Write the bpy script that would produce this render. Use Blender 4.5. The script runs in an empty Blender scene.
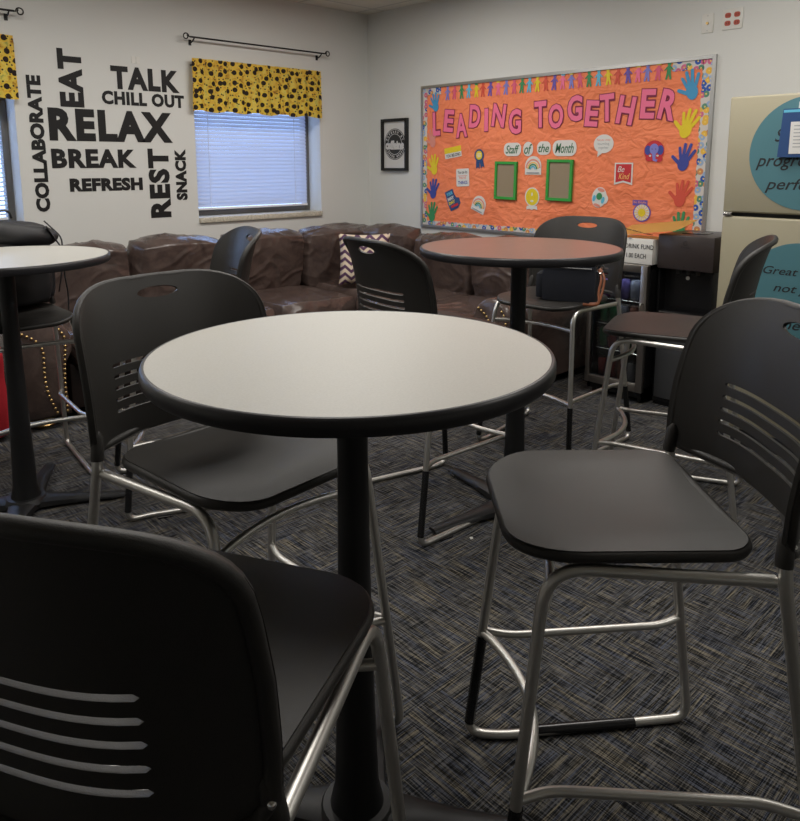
import bpy, bmesh, math, random
from mathutils import Vector, Matrix, noise
from mathutils.geometry import delaunay_2d_cdt
R = math.radians
PI = math.pi
random.seed(7)
scn = bpy.context.scene
col = scn.collection

# ------------------------------------------------------------------ camera
F_PX = 731.07
cam_d = bpy.data.cameras.new('camera')
cam = bpy.data.objects.new('camera', cam_d); col.objects.link(cam)
cam_d.sensor_fit = 'HORIZONTAL'; cam_d.sensor_width = 36.0
cam_d.lens = F_PX / 800 * 36.0
cam_d.shift_y = -(410.5 - 286.5) / 800
cam_d.clip_start = 0.05
_p, _r, _y = 0.16583, -0.00193, 0.75710
_f = Vector((math.sin(_y) * math.cos(_p), math.cos(_y) * math.cos(_p), -math.sin(_p)))
_x = Vector((math.cos(_y), -math.sin(_y), 0)); _u = _x.cross(_f)
_x2 = _x * math.cos(_r) + _u * math.sin(_r); _u2 = -_x * math.sin(_r) + _u * math.cos(_r)
cam.matrix_world = Matrix(((_x2.x, _u2.x, -_f.x, -4.4277), (_x2.y, _u2.y, -_f.y, -5.0962), (_x2.z, _u2.z, -_f.z, 1.4314), (0, 0, 0, 1)))
scn.camera = cam

# ------------------------------------------------------------------ world, lights, exposure
w = bpy.data.worlds.new('world'); scn.world = w; w.use_nodes = True
bg = w.node_tree.nodes['Background']
bg.inputs[0].default_value = (0.42, 0.60, 1.0, 1); bg.inputs[1].default_value = 4.4
scn.view_settings.view_transform = 'Standard'
scn.view_settings.look = 'None'
scn.view_settings.gamma = 1.0
scn.view_settings.use_curve_mapping = False
scn.view_settings.exposure = 0.30
CEIL = 2.728
LAMPS = [(-1.46, -1.5, 19), (-3.29, -1.5, 16), (-1.46, -3.63, 17), (-3.29, -3.63, 14), (-5.12, -1.5, 12), (-1.46, -5.76, 12)]
def area(name, loc, sx, sy, power, color):
    l = bpy.data.lights.new(name, 'AREA'); l.shape = 'RECTANGLE'; l.size = sx; l.size_y = sy
    l.energy = power; l.color = color
    o = bpy.data.objects.new(name, l); col.objects.link(o); o.location = loc
    return o
for lx, ly, pw in LAMPS:
    area('lamp_light', (lx, ly, CEIL - 0.035), 1.12, 0.52, pw, (1.0, 0.96, 0.90))

# ------------------------------------------------------------------ materials
def mat(name, c, rough=0.6, metal=0.0, spec=0.5, coat=0.0, emit=None, es=0.0, bump=0.0, bscale=200.0, trans=0.0):
    m = bpy.data.materials.new(name); m.use_nodes = True
    nt = m.node_tree; b = nt.nodes['Principled BSDF']
    b.inputs['Base Color'].default_value = (*c, 1); b.inputs['Roughness'].default_value = rough
    b.inputs['Metallic'].default_value = metal; b.inputs['Specular IOR Level'].default_value = spec
    b.inputs['Coat Weight'].default_value = coat
    b.inputs['Transmission Weight'].default_value = trans
    if emit: b.inputs['Emission Color'].default_value = (*emit, 1); b.inputs['Emission Strength'].default_value = es
    if bump:
        tc = nt.nodes.new('ShaderNodeTexCoord'); n = nt.nodes.new('ShaderNodeTexNoise'); n.inputs['Scale'].default_value = bscale
        n.inputs['Detail'].default_value = 4
        bp = nt.nodes.new('ShaderNodeBump'); bp.inputs['Strength'].default_value = bump; bp.inputs['Distance'].default_value = 0.002
        nt.links.new(tc.outputs['Object'], n.inputs['Vector']); nt.links.new(n.outputs['Fac'], bp.inputs['Height'])
        nt.links.new(bp.outputs['Normal'], b.inputs['Normal'])
    return m
class NT:
    def plane(s, a, b, scale=1.0, rot=0.0):
        v = s.co(); p = s.n('ShaderNodeSeparateXYZ'); s.l(v, p.inputs[0]); c = s.n('ShaderNodeCombineXYZ')
        s.l(p.outputs[a], c.inputs[0]); s.l(p.outputs[b], c.inputs[1]); mp = s.n('ShaderNodeMapping'); mp.inputs['Rotation'].default_value = (0, 0, rot)
        s.l(c.outputs[0], mp.inputs['Vector']); return mp.outputs['Vector']
    def __init__(s, m): s.t = m.node_tree; s.b = s.t.nodes['Principled BSDF']
    def n(s, typ, **kw):
        o = s.t.nodes.new(typ)
        for k, v in kw.items(): setattr(o, k, v)
        return o
    def l(s, a, b): s.t.links.new(a, b)
    def co(s, kind='Object', scale=(1, 1, 1), rot=(0, 0, 0)):
        tc = s.n('ShaderNodeTexCoord'); mp = s.n('ShaderNodeMapping')
        mp.inputs['Scale'].default_value = scale; mp.inputs['Rotation'].default_value = rot
        s.l(tc.outputs[kind], mp.inputs['Vector']); return mp.outputs['Vector']
    def noise(s, vec, scale, detail=3, rough=0.5, dist=0.0):
        o = s.n('ShaderNodeTexNoise'); o.inputs['Scale'].default_value = scale; o.inputs['Detail'].default_value = detail
        o.inputs['Roughness'].default_value = rough; o.inputs['Distortion'].default_value = dist
        s.l(vec, o.inputs['Vector']); return o.outputs['Fac']
    def ramp(s, fac, stops, interp='LINEAR'):
        o = s.n('ShaderNodeValToRGB'); o.color_ramp.interpolation = interp
        e = o.color_ramp.elements
        while len(e) < len(stops): e.new(0.5)
        for i, (p, c) in enumerate(stops): e[i].position = p; e[i].color = (*c, 1)
        s.l(fac, o.inputs['Fac']); return o.outputs['Color']
    def mix(s, fac, a, b, mode='MIX'):
        o = s.n('ShaderNodeMix', data_type='RGBA', blend_type=mode)
        for sock, v in ((o.inputs[0], fac), (o.inputs[6], a), (o.inputs[7], b)):
            if isinstance(v, (int, float)): sock.default_value = v
            elif isinstance(v, tuple): sock.default_value = (*v, 1)
            else: s.l(v, sock)
        return o.outputs[2]
    def math(s, op, a, b=None, c=None):
        o = s.n('ShaderNodeMath', operation=op)
        for i, v in enumerate((a, b, c)):
            if v is None: continue
            if isinstance(v, (int, float)): o.inputs[i].default_value = v
            else: s.l(v, o.inputs[i])
        return o.outputs[0]
    def bump(s, h, strength, dist=0.002):
        o = s.n('ShaderNodeBump'); o.inputs['Strength'].default_value = strength; o.inputs['Distance'].default_value = dist
        s.l(h, o.inputs['Height']); s.l(o.outputs['Normal'], s.b.inputs['Normal'])

M = {}
M['wall'] = mat('wall_paint', (0.66, 0.665, 0.64), 0.65, spec=0.3)
n = NT(M['wall']); n.bump(n.noise(n.co(), 140, 3), 0.25, 0.002)
M['ceiling'] = mat('ceiling_tile', (0.66, 0.63, 0.56), 0.9, spec=0.1)
n = NT(M['ceiling']); v = n.co(scale=(1, 1, 1))
sep = n.n('ShaderNodeSeparateXYZ'); n.l(v, sep.inputs[0])
def gridline(nn, s_, size, off, wd):
    a = nn.math('FRACT', nn.math('DIVIDE', nn.math('ADD', s_, 100 * size + off), size))
    a = nn.math('ABSOLUTE', nn.math('SUBTRACT', a, 0.5))
    return nn.math('GREATER_THAN', a, 0.5 - wd / size)
gl = n.math('MAXIMUM', gridline(n, sep.outputs[0], 0.61, 0.13, 0.012), gridline(n, sep.outputs[1], 0.61, 0.22, 0.012))
n.l(n.mix(gl, (0.68, 0.65, 0.58), (0.52, 0.50, 0.46)), n.b.inputs['Base Color'])
n.bump(n.noise(v, 90, 5, 0.7), 0.35, 0.003)

M['carpet'] = mat('carpet', (0.05, 0.05, 0.055), 0.95, spec=0.05)
n = NT(M['carpet']); v = n.co()
vw = n.n('ShaderNodeTexVoronoi', distance='CHEBYCHEV'); vw.inputs['Scale'].default_value = 5.0; vw.inputs['Randomness'].default_value = 0.95
n.l(v, vw.inputs['Vector'])
sc = n.n('ShaderNodeSeparateColor'); n.l(vw.outputs['Color'], sc.inputs[0])
sel = n.math('GREATER_THAN', sc.outputs[0], 0.5)
a = n.noise(n.co(scale=(1, 30, 1)), 9, 2, 0.7); b_ = n.noise(n.co(scale=(30, 1, 1)), 9, 2, 0.7)
fib = n.math('ADD', n.math('MULTIPLY', n.mix(sel, a, b_), 0.62), n.math('MULTIPLY', n.mix(sel, b_, a), 0.38))
a2 = n.noise(n.co(scale=(1, 26, 1)), 5, 2, 0.6); b2 = n.noise(n.co(scale=(26, 1, 1)), 5, 2, 0.6)
hue = n.mix(sel, a2, b2)
tint = n.ramp(hue, [(0.36, (0.044, 0.049, 0.066)), (0.5, (0.053, 0.053, 0.055)), (0.64, (0.096, 0.086, 0.068))])
darkl = n.ramp(fib, [(0.435, (0.16, 0.16, 0.16)), (0.50, (0.95, 0.95, 0.95)), (0.565, (2.3, 2.25, 2.15))])
n.l(n.mix(1.0, tint, darkl, 'MULTIPLY'), n.b.inputs['Base Color'])
n.bump(fib, 0.5, 0.003)

M['black'] = mat('black_plastic', (0.023, 0.021, 0.019), 0.46, spec=0.5, bump=0.25, bscale=900)
M['rim'] = mat('black_rubber_edge', (0.022, 0.021, 0.024), 0.38, spec=0.5)
M['tabletop'] = mat('pale_laminate', (0.60, 0.58, 0.53), 0.42, spec=0.4)
n = NT(M['tabletop']); n.l(n.ramp(n.noise(n.co(), 260, 4), [(0.35, (0.45, 0.44, 0.405)), (0.65, (0.49, 0.48, 0.445))]), n.b.inputs['Base Color'])
M['browntop'] = mat('brown_laminate', (0.33, 0.15, 0.115), 0.30, spec=0.5)
n = NT(M['browntop']); n.l(n.ramp(n.noise(n.co(scale=(1, 7, 1)), 14, 5), [(0.3, (0.185, 0.108, 0.088)), (0.7, (0.235, 0.138, 0.113))]), n.b.inputs['Base Color'])
M['column'] = mat('black_powder_coat', (0.012, 0.012, 0.013), 0.45, metal=0.2)
M['chrome'] = mat('brushed_steel', (0.66, 0.645, 0.61), 0.40, metal=1.0)
M['chrome_bright'] = mat('bright_steel', (0.72, 0.71, 0.69), 0.18, metal=1.0)
M['sleeve'] = mat('black_sleeve', (0.012, 0.012, 0.013), 0.25)
M['leather'] = mat('brown_leather', (0.062, 0.037, 0.030), 0.24, spec=0.6)
n = NT(M['leather']); v = n.co()
big = n.noise(v, 7, 4, 0.6, 1.2); fine = n.noise(v, 120, 3)
n.l(n.ramp(big, [(0.3, (0.052, 0.036, 0.032)), (0.7, (0.102, 0.071, 0.061))]), n.b.inputs['Base Color'])
n.bump(n.math('ADD', n.math('MULTIPLY', big, 1.2), n.math('MULTIPLY', fine, 0.15)), 0.6, 0.006)
M['leather_dark'] = mat('dark_brown_leather', (0.022, 0.013, 0.011), 0.42, bump=0.5, bscale=60)
M['brass'] = mat('brass_nail', (0.55, 0.38, 0.16), 0.3, metal=1.0)
M['granite'] = mat('granite', (0.4, 0.35, 0.28), 0.35)
n = NT(M['granite']); n.l(n.ramp(n.noise(n.co(), 170, 3, 0.7), [(0.36, (0.18, 0.16, 0.13)), (0.46, (0.50, 0.46, 0.37)), (0.6, (0.72, 0.68, 0.58))]), n.b.inputs['Base Color'])
M['winframe'] = mat('bronze_window_frame', (0.15, 0.145, 0.135), 0.45, metal=0.2)
M['glass'] = mat('window_glass', (0.9, 0.95, 1.0), 0.02, trans=1.0)
M['reveal'] = mat('reveal_paint', (0.55, 0.57, 0.60), 0.6)
M['slat'] = mat('white_slat', (0.62, 0.63, 0.66), 0.5)
nt = M['slat'].node_tree; tr = nt.nodes.new('ShaderNodeBsdfTranslucent'); tr.inputs[0].default_value = (0.50, 0.54, 0.64, 1)
mx = nt.nodes.new('ShaderNodeMixShader'); mx.inputs[0].default_value = 0.35
nt.links.new(nt.nodes['Principled BSDF'].outputs[0], mx.inputs[1]); nt.links.new(tr.outputs[0], mx.inputs[2])
nt.links.new(mx.outputs[0], nt.nodes['Material Output'].inputs[0])
M['cord'] = mat('white_cord', (0.8, 0.8, 0.82), 0.6)
M['iron'] = mat('black_iron', (0.02, 0.02, 0.02), 0.4, metal=0.5)
M['decal'] = mat('black_vinyl', (0.011, 0.0105, 0.011), 0.6, spec=0.3)
M['white'] = mat('white_card', (0.72, 0.71, 0.68), 0.6)
M['outlet_white'] = mat('white_plastic', (0.68, 0.67, 0.63), 0.4)
M['red_plastic'] = mat('red_plastic', (0.42, 0.07, 0.04), 0.4)
M['alu'] = mat('aluminium', (0.42, 0.42, 0.41), 0.35, metal=0.8)

M['sunflower'] = mat('sunflower_print', (0.8, 0.5, 0.05), 0.8)
n = NT(M['sunflower']); v = n.co()
base = n.ramp(n.noise(v, 26, 4, 0.6), [(0.33, (0.40, 0.17, 0.03)), (0.43, (0.86, 0.58, 0.08)), (0.6, (0.92, 0.76, 0.18)), (0.75, (0.45, 0.45, 0.12))])
vo = n.n('ShaderNodeTexVoronoi', voronoi_dimensions='2D'); vo.inputs['Scale'].default_value = 15; vo.inputs['Randomness'].default_value = 0.7
n.l(n.plane(0, 2), vo.inputs['Vector'])
ring = n.math('LESS_THAN', vo.outputs['Distance'], 0.40); dot = n.math('LESS_THAN', vo.outputs['Distance'], 0.27)
c1 = n.mix(ring, base, (0.93, 0.68, 0.09)); c1 = n.mix(dot, c1, (0.035, 0.020, 0.018))
vo2 = n.n('ShaderNodeTexVoronoi', voronoi_dimensions='2D'); vo2.inputs['Scale'].default_value = 27; n.l(n.plane(0, 2, rot=0.5), vo2.inputs['Vector'])
d2 = n.math('LESS_THAN', vo2.outputs['Distance'], 0.15)
n.l(n.mix(d2, c1, (0.06, 0.05, 0.03)), n.b.inputs['Base Color'])

M['orange'] = mat('orange_paper', (0.72, 0.19, 0.075), 0.6, spec=0.3)
n = NT(M['orange']); v = n.co()
cr = n.noise(n.co(scale=(1, 0.6, 1.5)), 5.5, 5, 0.55, 0.8)
n.l(n.ramp(n.noise(v, 3, 3), [(0.3, (0.88, 0.235, 0.105)), (0.7, (0.93, 0.27, 0.125))]), n.b.inputs['Base Color'])
vr = n.n('ShaderNodeTexVoronoi', feature='DISTANCE_TO_EDGE'); vr.inputs['Scale'].default_value = 5.5
wv = n.n('ShaderNodeVectorMath', operation='ADD'); nz = n.n('ShaderNodeTexNoise'); nz.inputs['Scale'].default_value = 4
n.l(v, nz.inputs['Vector']); n.l(v, wv.inputs[0]); n.l(nz.outputs['Color'], wv.inputs[1]); n.l(wv.outputs[0], vr.inputs['Vector'])
n.bump(n.math('ADD', n.math('MULTIPLY', cr, 2.0), n.math('MULTIPLY', vr.outputs['Distance'], 1.0)), 0.55, 0.022)
M['floral'] = mat('floral_border', (0.8, 0.8, 0.8), 0.6)
n = NT(M['floral']); vo = n.n('ShaderNodeTexVoronoi', voronoi_dimensions='2D'); vo.inputs['Scale'].default_value = 25; n.l(n.plane(1, 2), vo.inputs['Vector'])
sc = n.n('ShaderNodeSeparateColor'); n.l(vo.outputs['Color'], sc.inputs[0])
hc = n.ramp(sc.outputs[0], [(0.0, (0.02, 0.09, 0.42)), (0.2, (0.62, 0.13, 0.25)), (0.38, (0.80, 0.47, 0.06)), (0.54, (0.09, 0.25, 0.17)), (0.68, (0.60, 0.25, 0.10)), (0.8, (0.30, 0.42, 0.62))], 'CONSTANT')
pet = n.math('LESS_THAN', vo.outputs['Distance'], 0.50); cen = n.math('LESS_THAN', vo.outputs['Distance'], 0.13)
c1 = n.mix(pet, (0.62, 0.58, 0.54), hc); c1 = n.mix(cen, c1, (0.85, 0.62, 0.14)); n.l(c1, n.b.inputs['Base Color'])

def solid(name, c, r=0.6): 
    if name not in M: M[name] = mat(name, c, r)
    return M[name]
solid('pink', (0.86, 0.17, 0.31)); solid('pink_outline', (0.20, 0.012, 0.05)); solid('blue', (0.055, 0.30, 0.55)); solid('navy', (0.045, 0.065, 0.33))
solid('green', (0.04, 0.27, 0.10)); solid('yellow', (0.78, 0.60, 0.02)); solid('redorange', (0.66, 0.085, 0.05)); solid('purple', (0.15, 0.09, 0.42))
solid('lilac', (0.22, 0.22, 0.60)); solid('skyblue', (0.12, 0.48, 0.68)); solid('rose', (0.72, 0.11, 0.20)); solid('brightgreen', (0.035, 0.33, 0.05))
solid('tan', (0.30, 0.235, 0.155)); solid('kraft', (0.27, 0.20, 0.12)); solid('darkgreen', (0.03, 0.14, 0.06)); solid('red', (0.55, 0.025, 0.035)); solid('grey', (0.35, 0.36, 0.38)); solid('coral', (0.72, 0.28, 0.22))
solid('teal', (0.075, 0.20, 0.235), 0.5); solid('ink', (0.015, 0.015, 0.018)); solid('blue_poly', (0.025, 0.07, 0.20), 0.35); solid('flyer', (0.86, 0.52, 0.15)); solid('violet', (0.30, 0.03, 0.22))
M['fridge'] = mat('almond_enamel', (0.37, 0.335, 0.235), 0.45, bump=0.3, bscale=300)
M['gasket'] = mat('grey_gasket', (0.05, 0.05, 0.055), 0.5)
M['applblack'] = mat('black_appliance', (0.010, 0.010, 0.011), 0.2, spec=0.5)
M['applbrown'] = mat('dark_gloss_panel', (0.040, 0.031, 0.030), 0.35)
M['applgrey'] = mat('grey_panel', (0.06, 0.062, 0.066), 0.4)
M['steel'] = mat('stainless', (0.42, 0.39, 0.36), 0.33, metal=1.0)
M['cglass'] = mat('cooler_glass', (0.85, 0.88, 0.9), 0.01, trans=1.0)
M['led'] = mat('led_blue', (0.3, 0.5, 1), 0.3, emit=(0.35, 0.55, 1.0), es=3.0)
M['navycloth'] = mat('navy_canvas', (0.012, 0.014, 0.022), 0.85, bump=0.6, bscale=500)
M['blackcloth'] = mat('black_canvas', (0.010, 0.010, 0.012), 0.55, bump=0.6, bscale=400)
M['orangestrap'] = mat('tan_leather_strap', (0.26, 0.085, 0.035), 0.5)
M['redcloth'] = mat('red_fabric', (0.50, 0.012, 0.025), 0.8, bump=0.5, bscale=300)
M['chevron'] = mat('chevron_fabric', (0.7, 0.6, 0.5), 0.85)
n = NT(M['chevron']); v = n.co(); sep = n.n('ShaderNodeSeparateXYZ'); n.l(v, sep.inputs[0])
tri = n.math('PINGPONG', n.math('ADD', sep.outputs[0], 3.0), 0.0475)
st = n.math('FRACT', n.math('DIVIDE', n.math('ADD', n.math('ADD', sep.outputs[2], 3.0), n.math('MULTIPLY', tri, 0.85)), 0.056))
n.l(n.mix(n.math('GREATER_THAN', st, 0.52), (0.66, 0.55, 0.42), (0.085, 0.035, 0.085)), n.b.inputs['Base Color'])
M['badge_dark'] = mat('badge_black', (0.02, 0.02, 0.02), 0.5)
M['paper_white'] = mat('poster_paper', (0.62, 0.61, 0.59), 0.35)
M['lampdiff'] = mat('lamp_diffuser', (0.9, 0.9, 0.88), 0.5, emit=(1, 0.96, 0.9), es=1.5)

# ------------------------------------------------------------------ mesh helpers
def newbm(): return bmesh.new()
def link(name, bm, m, parent=None, smooth=True, ang=40):
    bmesh.ops.recalc_face_normals(bm, faces=bm.faces)
    me = bpy.data.meshes.new(name); bm.to_mesh(me); bm.free()
    ms = m if isinstance(m, (list, tuple)) else [m]
    for q in ms: me.materials.append(M[q] if isinstance(q, str) else q)
    if smooth:
        me.shade_smooth(); me.set_sharp_from_angle(angle=R(ang))
    o = bpy.data.objects.new(name, me); col.objects.link(o)
    if parent: o.parent = parent
    return o
def tag(o, label, cat, group=None, kind=None):
    o['label'] = label; o['category'] = cat
    if group: o['group'] = group
    if kind: o['kind'] = kind
    return o
def thing(name, label, cat, loc=(0, 0, 0), rz=0.0, group=None):
    o = bpy.data.objects.new(name, None); col.objects.link(o); o.empty_display_size = 0.1
    o.location = loc; o.rotation_euler = (0, 0, rz); return tag(o, label, cat, group)
def struct(name, bm, m, smooth=False):
    o = link(name, bm, m, smooth=smooth); o['kind'] = 'structure'; return o
def dup(root, loc, rz, label, name=None):
    def cp(o, p):
        c = o.copy(); col.objects.link(c)
        if p: c.parent = p
        for ch in list(o.children): cp(ch, c)
        return c
    kids = list(root.children)
    r = root.copy(); col.objects.link(r); r.location = loc; r.rotation_euler = (0, 0, rz); r['label'] = label
    for k in kids: cp(k, r)
    return r
def box(bm, x0, x1, y0, y1, z0, z1, bev=0.0, mtx=None, mi=0, seg=2):
    vs = [bm.verts.new(Vector(p)) for p in ((x0, y0, z0), (x1, y0, z0), (x1, y1, z0), (x0, y1, z0), (x0, y0, z1), (x1, y0, z1), (x1, y1, z1), (x0, y1, z1))]
    fs = [bm.faces.new([vs[i] for i in f]) for f in ((0, 3, 2, 1), (4, 5, 6, 7), (0, 1, 5, 4), (1, 2, 6, 5), (2, 3, 7, 6), (3, 0, 4, 7))]
    for f in fs: f.material_index = mi
    if bev > 0:
        es = list({e for f in fs for e in f.edges})
        r = bmesh.ops.bevel(bm, geom=es, offset=bev, segments=seg, profile=0.5, affect='EDGES')
        for f in r['faces']: f.material_index = mi
        allv = {v for f in r['faces'] for v in f.verts} | {v for f in fs if f.is_valid for v in f.verts}
    else: allv = set(vs)
    if mtx: bmesh.ops.transform(bm, matrix=mtx, verts=list(allv))
def fillet(pts, r, n=6):
    pts = [Vector(p) for p in pts]; out = [pts[0]]
    for i in range(1, len(pts) - 1):
        a, b, c = pts[i - 1], pts[i], pts[i + 1]
        rr = r[i] if isinstance(r, (list, tuple)) else r
        d1 = (a - b); d2 = (c - b); l = min(rr, d1.length * 0.49, d2.length * 0.49)
        p0 = b + d1.normalized() * l; p1 = b + d2.normalized() * l
        for k in range(n + 1):
            t = k / n; out.append((1 - t) ** 2 * p0 + 2 * t * (1 - t) * b + t * t * p1)
    out.append(pts[-1]); return out
def tube(bm, pts, r, seg=10, cap=True, closed=False, flat=1.0):
    pts = [Vector(p) for p in pts]; n = len(pts)
    def tan(i):
        if closed: return (pts[(i + 1) % n] - pts[i - 1]).normalized()
        return (pts[min(i + 1, n - 1)] - pts[max(i - 1, 0)]).normalized()
    t = tan(0); up = Vector((0, 0, 1)) if abs(t.z) < 0.9 else Vector((1, 0, 0))
    nrm = t.cross(up).normalized(); rings = []
    for i in range(n):
        t = tan(i); nrm = (nrm - t * nrm.dot(t)).normalized(); bn = t.cross(nrm)
        rr = r[i] if isinstance(r, (list, tuple)) else r
        rings.append([bm.verts.new(pts[i] + (nrm * math.cos(2 * PI * k / seg) + bn * math.sin(2 * PI * k / seg) * flat) * rr) for k in range(seg)])
    m = n if closed else n - 1
    for i in range(m):
        a = rings[i]; b = rings[(i + 1) % n]
        for k in range(seg): bm.faces.new((a[k], a[(k + 1) % seg], b[(k + 1) % seg], b[k]))
    if cap and not closed:
        bm.faces.new(rings[0][::-1]); bm.faces.new(rings[-1])
def lathe(bm, prof, seg=32, c=(0, 0, 0), sx=1.0, sy=1.0):
    rings = []
    for (r, z) in prof:
        if r < 1e-6: rings.append([bm.verts.new((c[0], c[1], c[2] + z))])
        else: rings.append([bm.verts.new((c[0] + r * sx * math.cos(2 * PI * k / seg), c[1] + r * sy * math.sin(2 * PI * k / seg), c[2] + z)) for k in range(seg)])
    for a, b in zip(rings, rings[1:]):
        for k in range(seg):
            k2 = (k + 1) % seg
            if len(a) == 1 and len(b) == 1: continue
            if len(a) == 1: bm.faces.new((a[0], b[k], b[k2]))
            elif len(b) == 1: bm.faces.new((a[k], a[k2], b[0]))
            else: bm.faces.new((a[k], a[k2], b[k2], b[k]))
def inside(p, poly):
    c = False; n = len(poly); x, y = p; j = n - 1
    for i in range(n):
        xi, yi = poly[i]; xj, yj = poly[j]
        if (yi > y) != (yj > y) and x < (xj - xi) * (y - yi) / (yj - yi) + xi: c = not c
        j = i
    return c
def sheet(bm, outer, holes, step, fmap, thick, mi=0):
    """thin curved shell: 2-D outline with holes mapped onto a surface, closed on all sides"""
    pts = []; edges = []
    dens = []
    for lp in [outer] + holes:
        nl = []
        for i, p in enumerate(lp):
            a = Vector(p); b = Vector(lp[(i + 1) % len(lp)]); k = max(1, int(math.ceil((b - a).length / (step * 0.75))))
            nl += [tuple(a.lerp(b, q / k)) for q in range(k)]
        dens.append(nl)
    outer = dens[0]; holes = dens[1:]
    for lp in [outer] + holes:
        s = len(pts); k = len(lp)
        for i, p in enumerate(lp): pts.append(Vector(p)); edges.append((s + i, s + (i + 1) % k))
    nb = len(pts)
    xs = [p[0] for p in outer]; ys = [p[1] for p in outer]
    x = min(xs) + step * 0.5
    while x < max(xs):
        y = min(ys) + step * 0.5
        while y < max(ys):
            if inside((x, y), outer) and not any(inside((x, y), h) for h in holes):
                if min((Vector((x, y)) - q).length for q in pts[:nb]) > step * 0.35: pts.append(Vector((x, y)))
            y += step
        x += step
    V, E_, F_, _, _, _ = delaunay_2d_cdt(pts, edges, [], 0, 1e-6)
    tris = []
    for f in F_:
        c = sum((V[i] for i in f), Vector((0, 0))) / len(f)
        if inside(c, outer) and not any(inside(c, h) for h in holes): tris.append(f)
    top = {}; bot = {}
    e = 1e-3
    for i in {i for f in tris for i in f}:
        u, v = V[i]
        p = Vector(fmap(u, v)); du = Vector(fmap(u + e, v)) - Vector(fmap(u - e, v)); dv = Vector(fmap(u, v + e)) - Vector(fmap(u, v - e))
        nn = du.cross(dv).normalized()
        top[i] = bm.verts.new(p + nn * thick / 2); bot[i] = bm.verts.new(p - nn * thick / 2)
    cnt = {}
    for f in tris:
        a = bm.faces.new([top[i] for i in f]); b = bm.faces.new([bot[i] for i in reversed(f)]); a.material_index = b.material_index = mi
        for k in range(len(f)):
            ed = (f[k], f[(k + 1) % len(f)]); cnt[tuple(sorted(ed))] = cnt.get(tuple(sorted(ed)), 0) + 1
    for (i, j), c in cnt.items():
        if c == 1: bm.faces.new((top[i], top[j], bot[j], bot[i])).material_index = mi
def rrect(x0, x1, y0, y1, r, n=6):
    rs = r if isinstance(r, (list, tuple)) else [r] * 4   # corner radii: x1y1, x0y1, x0y0, x1y0
    out = []
    for (cx, cy, a0, rr) in ((x1, y1, 0, rs[0]), (x0, y1, 90, rs[1]), (x0, y0, 180, rs[2]), (x1, y0, 270, rs[3])):
        sx = -1 if cx == x1 else 1; sy = -1 if cy == y1 else 1
        ox, oy = cx + sx * rr, cy + sy * rr
        for k in range(n + 1):
            a = R(a0 + 90 * k / n); out.append((ox + rr * math.cos(a), oy + rr * math.sin(a)))
    return out
def ell(cx, cy, rx, ry, n=24, a0=0): return [(cx + rx * math.cos(a0 + 2 * PI * k / n), cy + ry * math.sin(a0 + 2 * PI * k / n)) for k in range(n)]
def prism(bm, poly, d0, d1, mtx=None, mi=0):
    m = mtx or Matrix.Identity(4)
    a = [bm.verts.new(m @ Vector((x, y, d0))) for x, y in poly]; b = [bm.verts.new(m @ Vector((x, y, d1))) for x, y in poly]
    fs = [bm.faces.new(a[::-1]), bm.faces.new(b)]
    n = len(poly)
    for i in range(n): fs.append(bm.faces.new((a[i], a[(i + 1) % n], b[(i + 1) % n], b[i])))
    for f in fs: f.material_index = mi
def grid_box(bm, size, k, n, disp=None, mtx=None):
    """rounded cushion: cube grid blended to a superellipsoid, displaced"""
    sx, sy, sz = (s / 2 for s in size); vs = {}
    def pt(c):
        x, y, z = c
        s = Vector((x * math.sqrt(1 - y * y / 2 - z * z / 2 + y * y * z * z / 3), y * math.sqrt(1 - z * z / 2 - x * x / 2 + z * z * x * x / 3), z * math.sqrt(1 - x * x / 2 - y * y / 2 + x * x * y * y / 3)))
        q = Vector(c).lerp(s, k)
        p = Vector((q.x * sx, q.y * sy, q.z * sz)); nn = Vector((s.x / sx, s.y / sy, s.z / sz)).normalized()
        if disp: p = p + nn * disp(p, Vector(c))
        return mtx @ p if mtx else p
    def V(i, j, l):
        key = (i, j, l)
        if key not in vs: vs[key] = bm.verts.new(pt((2 * i / n - 1, 2 * j / n - 1, 2 * l / n - 1)))
        return vs[key]
    for i in range(n):
        for j in range(n):
            for f in (((i, j, 0), (i, j + 1, 0), (i + 1, j + 1, 0), (i + 1, j, 0)), ((i, j, n), (i + 1, j, n), (i + 1, j + 1, n), (i, j + 1, n)),
                      ((i, 0, j), (i + 1, 0, j), (i + 1, 0, j + 1), (i, 0, j + 1)), ((i, n, j), (i, n, j + 1), (i + 1, n, j + 1), (i + 1, n, j)),
                      ((0, i, j), (0, i, j + 1), (0, i + 1, j + 1), (0, i + 1, j)), ((n, i, j), (n, i + 1, j), (n, i + 1, j + 1), (n, i, j + 1))):
                bm.faces.new([V(*q) for q in f])
def T(x, y, z): return Matrix.Translation((x, y, z))
def RZ(a): return Matrix.Rotation(a, 4, 'Z')
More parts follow.
